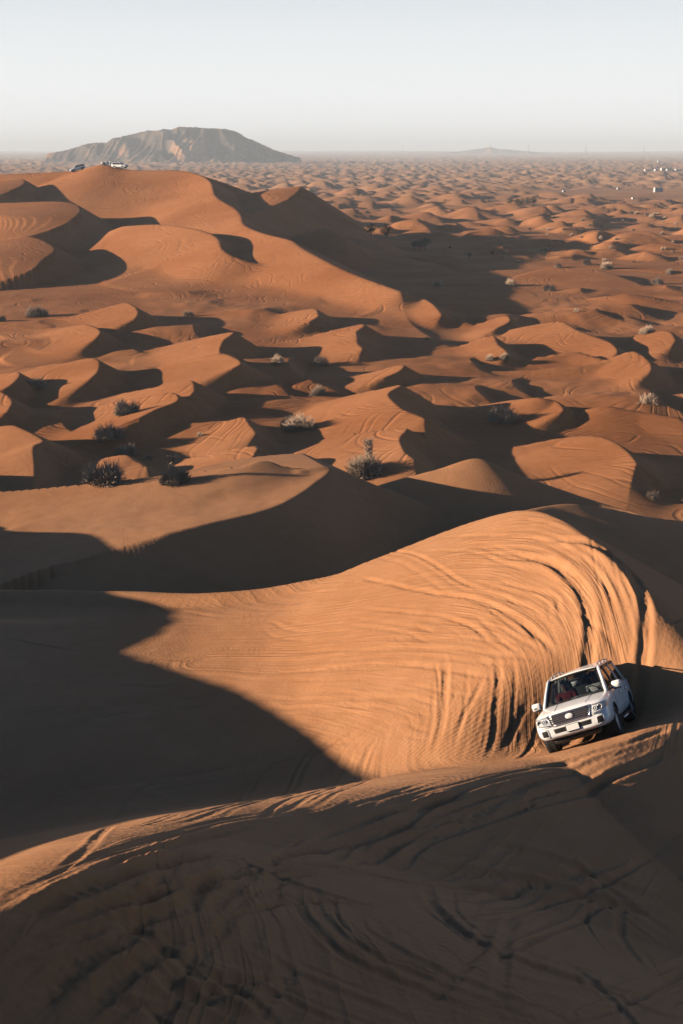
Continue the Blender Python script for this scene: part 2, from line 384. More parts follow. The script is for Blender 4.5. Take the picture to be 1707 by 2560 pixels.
def terrain(x, y):
    z = base_plain(x, y)
    r = np.hypot(x, y)
    # crescent dunes
    wa = 0.35 + 0.65 * sstep(200, 320, r)
    wx = x + wa * (2.2 * gnoise(x / 16, y / 16 + 9) + 0.7 * gnoise(x / 5.5, y / 5.5))
    wy = y + wa * (2.2 * gnoise(x / 16 + 4, y / 16) + 0.7 * gnoise(x / 5.5 + 8, y / 5.5))
    d = np.zeros_like(x)
    near = (y > 80) & (y < 330)
    xs, ys = wx[near], wy[near]
    dd = np.zeros_like(xs)
    for (cx, cy, Hh, W, L, c, a) in MIDW:
        m = (np.abs(xs - cx) < 2.2 * L + 4) & (np.abs(ys - cy) < 2.2 * L + 4)
        dd[m] = smax(dd[m], barchan(xs[m], ys[m], cx, cy, Hh, W, L, c, a), 0.15)
    d[near] = dd
    far = (y > 92)
    k = np.clip(flat_mask(x, y), 0, 1)
    hs = (1 - k) * sstep(90, 108, r)
    # keep the filler low where the photograph's own dunes stand and on the big dune
    hs = hs * (0.42 + 0.58 * sstep(235, 300, y))
    hs = hs * (1 - 0.93 * sstep(8, -12, x - (y - 330) * 0.12) * sstep(232, 262, y) * sstep(520, 450, y))
    hs = hs * (1 - 0.9 * np.exp(-((x - 45) / 60.0) ** 4 - ((y - 312) / 32.0) ** 4))
    f = np.zeros_like(x)
    xf, yf = wx[far], wy[far]
    c1 = cell_dunes(xf * 0.8, yf, 14, 0.8, 3.7, 11, 0.2)
    c2 = cell_dunes(xf * 0.98 + yf * 0.17, yf * 0.98 - xf * 0.17, 28, 1.6, 5.4, 51, 0.4) * sstep(330, 430, yf)
    f[far] = smax(c1, c2, 0.3)
    z = z + smax(d, f * hs, 0.2)
    hk = sstep(100, 125, r) * sstep(520, 330, r)
    z = z + hk * (0.22 * gnoise(x / 6.5 + 1, y / 6.5) + 0.10 * gnoise(x / 2.6, y / 2.6 + 6))
    zh = z.copy()
    for R in MIDRR:
        R.apply(wx, wy, zh)
    for R in HILL:
        R.apply(x, y, zh)
    z = zh
    for R in NEAR:
        R.apply(x, y, z)
    # the slope the car is climbing
    w = np.exp(-(((x - CAR_P[0]) ** 2 + (y - CAR_P[1] + 0.3) ** 2) / 2.9 ** 2) ** 2)
    z = z + w * (CAR_P[2] + 0.3441 * (x - CAR_P[0]) - 0.4473 * (y - CAR_P[1]) + 0.03 - z)
    return z

# ------------------------------------------------------------------ helpers for objects
COL = sc.collection
def tag(o, label=None, cat=None, group=None, kind=None):
    if label: o['label'] = label
    if cat: o['category'] = cat
    if group: o['group'] = group
    if kind: o['kind'] = kind
    return o
def link(name, me, parent=None):
    o = bpy.data.objects.new(name, me)
    COL.objects.link(o)
    if parent is not None:
        o.parent = parent
    return o
def grid_mesh(name, X, Y, Z):
    nr, nc = X.shape
    me = bpy.data.meshes.new(name)
    co = np.stack([X, Y, Z], -1).reshape(-1, 3).astype(np.float32)
    idx = np.arange(nr * nc).reshape(nr, nc)
    q = np.stack([idx[:-1, :-1], idx[:-1, 1:], idx[1:, 1:], idx[1:, :-1]], -1).reshape(-1, 4).astype(np.int32)
    me.vertices.add(len(co)); me.vertices.foreach_set('co', co.ravel())
    me.loops.add(q.size); me.loops.foreach_set('vertex_index', q.ravel())
    me.polygons.add(len(q)); me.polygons.foreach_set('loop_start', np.arange(0, q.size, 4, dtype=np.int32))
    me.polygons.foreach_set('use_smooth', np.ones(len(q), bool))
    me.update(calc_edges=True)
    return me

# ------------------------------------------------------------------ sand material
def nodes(m):
    m.use_nodes = True
    nt = m.node_tree
    nt.nodes.clear()
    return nt
def N(nt, t, **kw):
    n = nt.nodes.new(t)
    for k, v in kw.items():
        setattr(n, k, v)
    return n
def sand_material():
    m = bpy.data.materials.new('sand')
    nt = nodes(m)
    out = N(nt, 'ShaderNodeOutputMaterial')
    bs = N(nt, 'ShaderNodeBsdfPrincipled')
    bs.inputs['Roughness'].default_value = 0.95
    bs.inputs['Specular IOR Level'].default_value = 0.1
    tc = N(nt, 'ShaderNodeTexCoord')
    n1 = N(nt, 'ShaderNodeTexNoise'); n1.inputs['Scale'].default_value = 0.06; n1.inputs['Detail'].default_value = 5
    nt.links.new(tc.outputs['Object'], n1.inputs['Vector'])
    n2 = N(nt, 'ShaderNodeTexNoise'); n2.inputs['Scale'].default_value = 1.3; n2.inputs['Detail'].default_value = 6
    nt.links.new(tc.outputs['Object'], n2.inputs['Vector'])
    cr = N(nt, 'ShaderNodeValToRGB')
    cr.color_ramp.elements[0].position = 0.3; cr.color_ramp.elements[0].color = (0.42, 0.195, 0.088, 1)
    cr.color_ramp.elements[1].position = 0.7; cr.color_ramp.elements[1].color = (0.53, 0.272, 0.138, 1)
    mx = N(nt, 'ShaderNodeMath', operation='ADD')
    mm = N(nt, 'ShaderNodeMath', operation='MULTIPLY_ADD')
    nt.links.new(n2.outputs[0], mm.inputs[0]); mm.inputs[1].default_value = 0.35; mm.inputs[2].default_value = -0.175
    nt.links.new(n1.outputs[0], mx.inputs[0]); nt.links.new(mm.outputs[0], mx.inputs[1])
    nt.links.new(mx.outputs[0], cr.inputs[0])
    L = nt.links.new
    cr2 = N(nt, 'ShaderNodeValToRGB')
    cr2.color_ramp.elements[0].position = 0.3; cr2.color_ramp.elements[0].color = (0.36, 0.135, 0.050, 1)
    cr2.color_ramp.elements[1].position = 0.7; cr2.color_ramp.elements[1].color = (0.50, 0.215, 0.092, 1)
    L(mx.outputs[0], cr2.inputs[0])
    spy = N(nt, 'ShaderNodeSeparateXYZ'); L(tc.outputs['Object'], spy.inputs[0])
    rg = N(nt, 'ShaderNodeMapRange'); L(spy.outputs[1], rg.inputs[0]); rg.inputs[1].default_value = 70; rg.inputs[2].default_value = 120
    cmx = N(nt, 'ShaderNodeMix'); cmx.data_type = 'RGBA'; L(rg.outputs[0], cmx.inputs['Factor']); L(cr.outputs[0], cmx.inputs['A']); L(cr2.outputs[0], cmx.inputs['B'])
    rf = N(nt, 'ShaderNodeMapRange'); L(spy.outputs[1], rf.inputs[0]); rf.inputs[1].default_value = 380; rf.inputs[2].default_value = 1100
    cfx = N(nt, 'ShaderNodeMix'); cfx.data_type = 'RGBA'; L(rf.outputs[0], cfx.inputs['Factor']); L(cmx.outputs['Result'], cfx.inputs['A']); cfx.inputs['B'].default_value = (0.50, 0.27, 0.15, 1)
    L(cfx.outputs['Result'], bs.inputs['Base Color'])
    def math_(op, a, b=None, c=None):
        n = N(nt, 'ShaderNodeMath', operation=op)
        for i, q in enumerate((a, b, c)):
            if q is None: continue
            if isinstance(q, (int, float)): n.inputs[i].default_value = q
            else: L(q, n.inputs[i])
        return n.outputs[0]
    def noise(scale, detail=2, vec=None, dist=0.0):
        n = N(nt, 'ShaderNodeTexNoise'); n.inputs['Scale'].default_value = scale; n.inputs['Detail'].default_value = detail
        n.inputs['Distortion'].default_value = dist
        L(vec if vec is not None else flat, n.inputs['Vector'])
        return n.outputs[0]
    sep = N(nt, 'ShaderNodeSeparateXYZ'); L(tc.outputs['Object'], sep.inputs[0])
    cmb = N(nt, 'ShaderNodeCombineXYZ'); L(sep.outputs[0], cmb.inputs[0]); L(sep.outputs[1], cmb.inputs[1])
    flat = cmb.outputs[0]
    # arcs left by wheels: rings round scattered centres, kept only in patches
    def arcs(scale, period, key, lo, hi):
        wv = N(nt, 'ShaderNodeVectorMath', operation='ADD'); L(flat, wv.inputs[0]); wv.inputs[1].default_value = (key * 31.7, key * 17.3, 0)
        vo = N(nt, 'ShaderNodeTexVoronoi'); vo.voronoi_dimensions = '2D'; vo.inputs['Scale'].default_value = scale
        L(wv.outputs[0], vo.inputs['Vector'])
        sb = N(nt, 'ShaderNodeVectorMath', operation='SUBTRACT'); L(wv.outputs[0], sb.inputs[0]); L(vo.outputs['Position'], sb.inputs[1])
        ln = N(nt, 'ShaderNodeVectorMath', operation='LENGTH'); L(sb.outputs[0], ln.inputs[0])
        d = math_('ADD', ln.outputs['Value'], math_('MULTIPLY', noise(0.045, 2, wv.outputs[0]), 26.0))
        ph = math_('MULTIPLY', d, 2 * math.pi / period)
        wv2 = math_('SUBTRACT', 0.0, math_('MAXIMUM', math_('SUBTRACT', math_('ADD', math_('SINE', ph), math_('MULTIPLY', math_('SINE', math_('MULTIPLY', ph, 0.37)), 0.7)), 0.35), 0.0))
        mk = N(nt, 'ShaderNodeMapRange'); L(noise(0.07 + 0.02 * key, 3, wv.outputs[0]), mk.inputs[0]); mk.inputs[1].default_value = lo; mk.inputs[2].default_value = hi
        return math_('MULTIPLY', wv2, mk.outputs[0])
    a1 = arcs(0.05, 0.95, 1, 0.43, 0.60)
    a2 = arcs(0.035, 1.3, 2, 0.44, 0.62)
    tr = math_('ADD', a1, a2)
    yfar = N(nt, 'ShaderNodeMapRange'); L(sep.outputs[1], yfar.inputs[0]); yfar.inputs[1].default_value = 78; yfar.inputs[2].default_value = 100
    tr = math_('MULTIPLY', math_('MULTIPLY', tr, 0.045), yfar.outputs[0])
    # wind ripples, fine grain
    wvt = N(nt, 'ShaderNodeTexWave'); wvt.inputs['Scale'].default_value = 2.2; wvt.inputs['Distortion'].default_value = 6; wvt.inputs['Detail'].default_value = 2; wvt.inputs['Detail Scale'].default_value = 0.5
    mp = N(nt, 'ShaderNodeMapping'); mp.inputs['Rotation'].default_value = (0, 0, math.radians(60)); L(flat, mp.inputs[0]); L(mp.outputs[0], wvt.inputs[0])
    rm = N(nt, 'ShaderNodeMapRange'); L(noise(0.09, 2), rm.inputs[0]); rm.inputs[1].default_value = 0.42; rm.inputs[2].default_value = 0.6
    rip = math_('MULTIPLY', math_('MULTIPLY', wvt.outputs['Fac'], 0.008), rm.outputs[0])
    gr = math_('MULTIPLY', noise(9.0, 6), 0.022)
    churn = math_('MULTIPLY', noise(0.45, 3, None, 0.4), 0.07)
    # lines combed along the near dunes by many wheels: noise stretched along the guide curves
    at = N(nt, 'ShaderNodeAttribute'); at.attribute_name = 'sweep'
    sx = N(nt, 'ShaderNodeSeparateXYZ'); L(at.outputs['Vector'], sx.inputs[0])
    def combed(fa, fb, key, sharp):
        c = N(nt, 'ShaderNodeCombineXYZ'); L(math_('MULTIPLY', sx.outputs[0], fa), c.inputs[0]); L(math_('MULTIPLY', sx.outputs[1], fb), c.inputs[1]); c.inputs[2].default_value = key
        n = N(nt, 'ShaderNodeTexNoise'); n.inputs['Scale'].default_value = 1.0; n.inputs['Detail'].default_value = 3; n.inputs['Roughness'].default_value = 0.6; L(c.outputs[0], n.inputs['Vector'])
        q = math_('ABSOLUTE', math_('SUBTRACT', n.outputs[0], 0.5))
        return math_('POWER', math_('MINIMUM', math_('MULTIPLY', q, 5.0), 1.0), sharp)
    sw = math_('ADD', math_('MULTIPLY', combed(0.9, 0.07, 1.3, 0.6), 0.10), math_('MULTIPLY', combed(2.3, 0.12, 7.7, 0.7), 0.03))
    sw = math_('MULTIPLY', sw, sx.outputs[2])
    hh = math_('ADD', math_('ADD', math_('ADD', tr, sw), rip), math_('ADD', gr, churn))
    bp = N(nt, 'ShaderNodeBump'); bp.inputs['Strength'].default_value = 0.8; bp.inputs['Distance'].default_value = 1.0
    L(hh, bp.inputs['Height']); L(bp.outputs[0], bs.inputs['Normal'])
    nt.links.new(bs.outputs[0], out.inputs[0])
    return m
SAND = sand_material()

# ------------------------------------------------------------------ the ground sheet
DENS = 1.0
def build_rows():
    rs = [0.05]
    r = 0.05
    while r < 9:
        r += 0.45
        rs.append(r)
    PX = 1278.0 * DENS
    while r < 24000:
        drop = 9 + 4 * min(max((r - 13) / 6, 0), 1) + 14 * min(max((r - 45) / 60, 0), 1)
        dv = PX * (drop / (r * r) + 0.06 / r) * (0.38 + 0.34 * min(max((r - 12) / 8, 0), 1))
        dr = 1.0 / dv
        if r > 110:
            dr = min(dr, max(0.7, 0.005 * r) if r < 220 else 1.1 if r < 450 else 0.0085 * r if r < 1500 else 0.016 * r)
        rs.append(r + dr); r += dr
    return np.array(rs)
rows = build_rows()
half = 0.305
nin = int(640 * DENS)
az = np.concatenate([np.radians(np.linspace(-178, -80, 16, endpoint=False)), np.radians(np.linspace(-80, -30, 70, endpoint=False)), np.linspace(-0.5236, -half, 30, endpoint=False), np.linspace(-half, half, nin),
                     np.linspace(half, 0.5236, 26)[1:], np.radians(np.linspace(30, 178, 25))[1:]])

R_, A_ = np.meshgrid(rows, az, indexing='ij')
GX, GY = R_ * np.sin(A_), R_ * np.cos(A_)
from concurrent.futures import ThreadPoolExecutor
def terrain_grid(X, Y, fn, tr=45, tcn=80):
    Z = np.empty_like(X)
    tiles = [(i, j) for i in range(0, X.shape[0], tr) for j in range(0, X.shape[1], tcn)]
    def job(t):
        sl = (slice(t[0], t[0] + tr), slice(t[1], t[1] + tcn))
        x = X[sl]
        Z[sl] = fn(x.ravel(), Y[sl].ravel()).reshape(x.shape)
    with ThreadPoolExecutor(4) as ex:
        list(ex.map(job, tiles))
    return Z
import time as _t
_t0 = _t.time()
GZ = terrain_grid(GX, GY, terrain)


# ------------------------------------------------------------------ wheel tracks pressed into the near sand
def grid_z(x, y):
    """height of the sand sheet at a place (bilinear on the sheet's own grid)"""
    x, y = np.asarray(x, float), np.asarray(y, float)
    r = np.hypot(x, y); a = np.arctan2(x, y)
    i = np.clip(np.searchsorted(rows, r) - 1, 0, len(rows) - 2); j = np.clip(np.searchsorted(az, a) - 1, 0, len(az) - 2)
    f = np.clip((r - rows[i]) / (rows[i + 1] - rows[i]), 0, 1); g = np.clip((a - az[j]) / (az[j + 1] - az[j]), 0, 1)
    return (GZ[i, j] * (1 - f) + GZ[i + 1, j] * f) * (1 - g) + (GZ[i, j + 1] * (1 - f) + GZ[i + 1, j + 1] * f) * g
def march(u, v, y0=8.0, y1=6000.0, n=1500):
    """where the sight line through a picture point meets the sand"""
    d = ray(u, v)
    ys = y0 * (y1 / y0) ** np.linspace(0, 1, n)
    t = ys / d[1]
    x, z = d[0] * t, CAM_Z + d[2] * t
    g = grid_z(x, ys) - z
    k = np.nonzero(g > 0)[0]
    if len(k) == 0 or k[0] == 0:
        i = -1 if len(k) == 0 else 0
        return np.array([x[i], ys[i]])
    i = k[0]
    f = g[i - 1] / (g[i - 1] - g[i])
    return np.array([x[i - 1] + f * (x[i] - x[i - 1]), ys[i - 1] + f * (ys[i] - ys[i - 1])])
class Track:
    def __init__(s, pts, w, depth, berm, wob):
        P = np.column_stack([np.asarray(pts, float), np.zeros(len(pts))])
        P = catmull(P, 6)
        s.P = P; s.w, s.depth, s.berm, s.wob = w, depth, berm, wob
        r = w * 4
        s.bb = (P[:, 0].min() - r, P[:, 0].max() + r, P[:, 1].min() - r, P[:, 1].max() + r)
        seg = np.hypot(P[1:, 0] - P[:-1, 0], P[1:, 1] - P[:-1, 1])
        s.arc = np.concatenate([[0], np.cumsum(seg)])
    def add(s, x, y, dz):
        m = np.nonzero((x > s.bb[0]) & (x < s.bb[1]) & (y > s.bb[2]) & (y < s.bb[3]))[0]
        if len(m) == 0:
            return
        xs, ys = x[m], y[m]
        best = np.full(len(m), 1e9); sg = np.zeros(len(m)); arc = np.zeros(len(m))
        r = s.w * 4
        for i in range(len(s.P) - 1):
            ax, ay = s.P[i, :2]; dx, dy = s.P[i + 1, :2] - s.P[i, :2]
            q = np.nonzero((xs > min(ax, ax + dx) - r) & (xs < max(ax, ax + dx) + r) & (ys > min(ay, ay + dy) - r) & (ys < max(ay, ay + dy) + r))[0]
            if len(q) == 0:
                continue
            L = math.hypot(dx, dy) + 1e-9
            px, py = xs[q] - ax, ys[q] - ay
            t = np.clip((px * dx + py * dy) / (L * L), 0, 1)
            d = np.hypot(px - t * dx, py - t * dy)
            b = d < best[q]
            qq = q[b]
            best[qq] = d[b]; sg[qq] = np.sign(dx * py[b] - dy * px[b]); arc[qq] = s.arc[i] + t[b] * L
        d = best * sg + s.wob * gnoise(arc * 0.35, arc * 0 + s.w * 77 + s.depth * 13)
        q = d / s.w
        tot = s.arc[-1]
        fade = sstep(0, min(2.0, tot * 0.3), arc) * sstep(tot, tot - min(2.0, tot * 0.3), arc)
        amp = 0.75 + 0.5 * gnoise(arc * 0.7 + 31, arc * 0 + s.w * 50)
        h = -s.depth * np.exp(-q ** 4) + s.berm * (1.0 * np.exp(-((q - 1.7) / 0.7) ** 2) + 0.55 * np.exp(-((q + 1.7) / 0.7) ** 2))
        h = h * (1 + 0.35 * gnoise(xs[:] * 6, ys[:] * 6))
        dz[m] += np.where(best < 4 * s.w, h * fade * amp, 0)
TRACKS = []
def zz(l, ox, oy, sc_):
    return [((ox + a / sc_) * S2P, (oy + b / sc_) * S2P) for a, b in l]
def track(pl, w=0.13, depth=0.07, berm=0.05, pair=None, wob=0.05):
    pts = np.array([march(u, v) for u, v in pl])
    keep = [0] + [i for i in range(1, len(pts)) if np.hypot(*(pts[i] - pts[i - 1])) < 14]
    pts = pts[keep]
    if len(pts) < 2:
        return
    if pair:
        d = np.gradient(pts, axis=0); n = np.stack([-d[:, 1], d[:, 0]], 1); n /= np.linalg.norm(n, axis=1)[:, None] + 1e-9
        TRACKS.append(Track(pts + n * pair * 0.5, w, depth, berm, wob)); TRACKS.append(Track(pts - n * pair * 0.5, w, depth, berm, wob))
    else:
        TRACKS.append(Track(pts, w, depth, berm, wob))
trng = random.Random(5)
def bundle(pl, w, dp, n=3, kd=0.42, kb=0.10):
    """a rut and the fainter lines that run beside it"""
    pts = np.array([march(u, v) for u, v in pl])
    keep = [0] + [i for i in range(1, len(pts)) if np.hypot(*(pts[i] - pts[i - 1])) < 14]
    pts = pts[keep]
    if len(pts) < 2:
        return
    TRACKS.append(Track(pts, w * 0.6, dp * kd, dp * kb, 0.02))
    d = np.gradient(pts, axis=0); nn = np.stack([-d[:, 1], d[:, 0]], 1); nn /= np.linalg.norm(nn, axis=1)[:, None] + 1e-9
    for k in range(n):
        off = trng.uniform(0.2, 0.75) * trng.choice((-1, 1))
        i0 = trng.randint(0, max(0, len(pts) // 3)); i1 = len(pts) - trng.randint(0, max(0, len(pts) // 3))
        q = (pts + nn * (off + np.linspace(0, trng.uniform(-.3, .3), len(pts)))[:, None])[i0:i1]
        if len(q) > 1:
            TRACKS.append(Track(q, trng.uniform(.04, .08), trng.uniform(.008, .024), .005, 0.015))
# on the lit bowl
B8 = (1000, 1250, 2.2178)
for pl, w, dp in [
    ([(-250, 430), (0, 480), (200, 515), (400, 545), (550, 600), (700, 690), (780, 760), (850, 840), (930, 945)], .15, .15),
    ([(-400, 400), (0, 405), (300, 430), (550, 460), (700, 490), (850, 540), (880, 600), (900, 650), (925, 720)], .13, .10),
    ([(560, 120), (700, 130), (800, 150), (930, 200), (1010, 250)], .10, .06),
    ([(200, 215), (300, 205), (600, 200), (800, 225), (1000, 320), (1100, 420), (1170, 530), (1200, 650), (1240, 760)], .13, .11),
    ([(940, 590), (990, 630), (1100, 710), (1200, 830), (1220, 950), (1260, 1050)], .13, .12),
    ([(-300, 600), (0, 620), (200, 640), (350, 680), (450, 740), (510, 830)], .12, .10),
    ([(-350, 690), (0, 730), (130, 775), (210, 815)], .11, .07),
    ([(-600, 850), (-300, 830), (0, 820), (300, 830), (600, 860), (800, 890), (900, 910)], .16, .08),
    ([(-700, 960), (-300, 920), (0, 910), (300, 950), (500, 980), (700, 1040), (800, 1080)], .16, .10),
    ([(240, 850), (250, 960), (245, 1100), (230, 1250), (170, 1442)], .17, .12),
    ([(500, 830), (530, 870), (545, 1000), (530, 1150), (520, 1300), (470, 1442)], .16, .12),
    ([(470, 950), (440, 1030), (350, 1200), (280, 1360)], .14, .10),
    ([(740, 1060), (700, 1130), (620, 1280), (560, 1400)], .16, .12),
    ([(780, 1250), (740, 1340), (640, 1440)], .14, .10),
    ([(500, 680), (560, 710), (650, 760), (740, 810), (780, 860)], .12, .09),
    ([(0, 310), (120, 290), (400, 290), (550, 340), (700, 390), (800, 440)], .11, .07),
    ([(380, 560), (470, 590), (620, 700), (720, 760), (770, 800)], .10, .08),
    ([(1150, 250), (1230, 400), (1290, 560), (1330, 760), (1360, 900)], .12, .06),
    ([(1080, 300), (1180, 450), (1250, 620), (1290, 800), (1310, 960)], .12, .06),
    ([(-200, 1180), (0, 1100), (100, 1110), (230, 1140)], .12, .06),
    ([(-300, 1330), (0, 1240), (100, 1270), (200, 1290)], .12, .06),
    ([(-100, 1000), (100, 990), (240, 960), (400, 900)], .12, .05),
]:
    bundle(zz(pl, *B8), w, dp)
# the many faint lines that sweep round the bowl
outer = [(-500, 330), (-200, 330), (100, 290), (400, 215), (700, 195), (900, 240), (1050, 340), (1150, 470), (1210, 640), (1270, 860)]
inner = [(-700, 900), (-450, 880), (-200, 850), (50, 840), (250, 850), (420, 880), (520, 930), (560, 1010), (570, 1100), (560, 1200)]
def resample(l, n=9):
    l = catmull(np.column_stack([np.array(l, float), np.zeros(len(l))]), 8)[:, :2]
    s_ = np.concatenate([[0], np.cumsum(np.hypot(*np.diff(l, axis=0).T))])
    t = np.linspace(0, s_[-1], n)
    return np.column_stack([np.interp(t, s_, l[:, 0]), np.interp(t, s_, l[:, 1])])
OU, IN = resample(outer), resample(inner)
for k in range(40):
    f = trng.random(); g = f + trng.uniform(-.12, .12)
    ff = np.linspace(f, g, 9)[:, None]
    l = OU * (1 - ff) + IN * ff
    i0 = trng.randint(0, 4); i1 = 9 - trng.randint(0, 3)
    pts = np.array([march(u, v) for u, v in zz(l[i0:i1], *B8)])
    if len(pts) > 2 and np.hypot(*np.diff(pts, axis=0).T).max() < 8:
        TRACKS.append(Track(pts, trng.uniform(.04, .09), trng.uniform(.004, .014), trng.uniform(.001, .004), 0.015))
B7 = (0, 1400, 1.568)
for k, pl in enumerate([
    [(560, 350), (700, 375), (900, 380), (1200, 365), (1568, 350)], [(900, 300), (1050, 245), (1130, 275), (1300, 280), (1568, 240)], [(820, 420), (1000, 437), (1300, 428), (1568, 418)],
    [(900, 480), (1100, 470), (1350, 470), (1568, 455)], [(960, 530), (1200, 548), (1568, 545)], [(1000, 580), (1300, 575), (1568, 585)], [(0, 350), (300, 342), (560, 350)],
    [(0, 700), (200, 660), (500, 600), (800, 575), (1000, 530)], [(0, 640), (200, 590), (400, 560)], [(0, 950), (300, 900), (700, 850), (1100, 770), (1240, 700), (1320, 620)],
    [(350, 1090), (700, 1000), (1000, 900), (1250, 760), (1500, 600)], [(600, 1060), (900, 970), (1200, 830), (1400, 700), (1568, 600)], [(850, 1030), (1150, 920), (1380, 760), (1520, 650)],
    [(1000, 1000), (1200, 940), (1420, 800), (1568, 690)], [(200, 1090), (500, 960), (800, 870)], [(1100, 990), (1300, 930), (1500, 800)], [(700, 200), (900, 225), (1100, 200), (1300, 120), (1500, 60)],
    [(0, 500), (300, 480), (600, 500), (800, 470)]]):
    bundle(zz(pl, *B7), .12 + .02 * (k % 3), .045 + .015 * (k % 3), 2)
# on the foreground slope
B9 = (0, 1900, 0.91857)
for k, (pl, w, dp) in enumerate([
    ([(545, 400), (620, 450), (700, 500), (900, 580), (990, 612)], .13, .05), ([(690, 285), (690, 330), (700, 360), (780, 440), (900, 500), (1100, 580), (1200, 610)], .14, .06),
    ([(720, 285), (730, 350), (810, 420), (930, 480), (1130, 560), (1260, 610)], .13, .05), ([(800, 340), (850, 400), (1000, 480), (1200, 560), (1330, 610)], .13, .06),
    ([(980, 270), (985, 310), (1000, 340), (1100, 420), (1300, 500), (1568, 570)], .15, .08), ([(900, 240), (1000, 250), (1200, 280), (1400, 330), (1568, 370)], .16, .09),
    ([(1060, 190), (1250, 220), (1400, 280), (1568, 340)], .14, .06), ([(60, 612), (120, 520), (200, 460), (300, 400), (400, 350)], .17, .12), ([(160, 612), (260, 520), (350, 450), (430, 400)], .16, .11),
    ([(340, 612), (385, 550), (430, 500)], .17, .10), ([(465, 385), (440, 350), (445, 310), (500, 270), (620, 235)], .16, .13), ([(0, 405), (100, 345), (200, 296), (350, 240), (450, 222), (550, 215)], .2, .16),
    ([(0, 440), (150, 372), (300, 322), (430, 290), (560, 262), (700, 245)], .15, .10), ([(0, 370), (150, 300), (330, 215), (520, 165), (700, 135)], .14, .06), ([(0, 470), (200, 400), (340, 360), (480, 330)], .14, .09),
    ([(640, 235), (740, 180), (850, 135), (980, 100), (1100, 60)], .12, .08), ([(560, 250), (700, 215), (860, 170), (980, 140), (1150, 80), (1300, 30)], .15, .11), ([(860, 200), (920, 150), (1000, 100), (1080, 70)], .15, .10),
    ([(760, 240), (900, 200), (1020, 150), (1180, 90), (1380, 20)], .15, .11), ([(900, 260), (960, 200), (1080, 150), (1200, 110), (1400, 40), (1500, 0)], .14, .10), ([(1110, 150), (1180, 110), (1300, 70), (1450, 20), (1568, -30)], .13, .09),
    ([(980, 110), (1100, 85), (1250, 40), (1400, -10)], .12, .08), ([(1160, 20), (1300, 10), (1450, -40), (1568, -80)], .12, .07), ([(0, 500), (150, 455), (280, 420)], .12, .07), ([(560, 612), (640, 520), (700, 470)], .12, .04),
    ([(1140, 610), (1150, 500), (1160, 420), (1190, 340)], .15, .05), ([(1430, 300), (1420, 400), (1460, 460), (1490, 500)], .13, .05), ([(500, 250), (600, 240), (780, 250), (930, 280), (1100, 300), (1350, 340)], .13, .07),
    ([(1280, 200), (1400, 300), (1568, 420)], .12, .05), ([(20, 560), (120, 470), (250, 400)], .13, .08),
]):
    bundle(zz(pl, *B9), w * 1.25, dp, 3, 0.9, 0.5)
# fresh ruts behind the car
for pts in ([(7.2, 30.3), (8.0, 32.3), (8.75, 34.6), (8.9, 37), (8.3, 40), (6.8, 42.5)], [(5.75, 30.6), (6.54, 32.7), (7.25, 35), (7.35, 37.5), (6.8, 40.3), (5.4, 42.6)]):
    TRACKS.append(Track(np.array(pts), .16, .10, .05, .03))
frg = random.Random(21)
for k in range(46):
    u0, v0 = frg.uniform(-100, 1650), frg.uniform(1880, 2380)
    a0 = frg.choice((-.55, -.35, -.8, .35, .6)) + frg.uniform(-.25, .25); cv_ = frg.uniform(-.0022, .0022)
    pl = []
    for q in range(7):
        pl.append((u0, v0)); u0 += 75 * math.cos(a0); v0 += 75 * math.sin(a0) * .75; a0 += cv_ * 75
    pts = [march(u, v) for u, v in pl if v > 1860]
    if len(pts) > 2 and max(np.hypot(*(np.array(pts[1:]) - np.array(pts[:-1])).T)) < 6:
        TRACKS.append(Track(np.array(pts), frg.uniform(.05, .13), frg.uniform(.02, .07), frg.uniform(.015, .045), .02))
def disturb(x, y, r):
    """small relief: wheel tracks, churned sand"""
    dz = np.zeros_like(x)
    if r.min() > 95 or np.abs(x).max() > 60 and y.max() < 5:
        return dz
    for T in TRACKS:
        if T.bb[0] < x.max() and T.bb[1] > x.min() and T.bb[2] < y.max() and T.bb[3] > y.min():
            T.add(x, y, dz)
    k = sstep(95, 60, r)
    dz += k * (0.03 * gnoise(x / 2.3 + 3, y / 2.3) + 0.008 * gnoise(x / 0.8, y / 0.8 + 5))
    return dz

_n = int(np.searchsorted(rows, 95))
GZ[:_n] += terrain_grid(GX[:_n], GY[:_n], lambda x, y: disturb(x, y, np.hypot(x, y)))

# triangles are wound so that normals look up
ground_me = grid_mesh('ground', GX[:, ::-1], GY[:, ::-1], GZ[:, ::-1])
ground_me.materials.append(SAND)
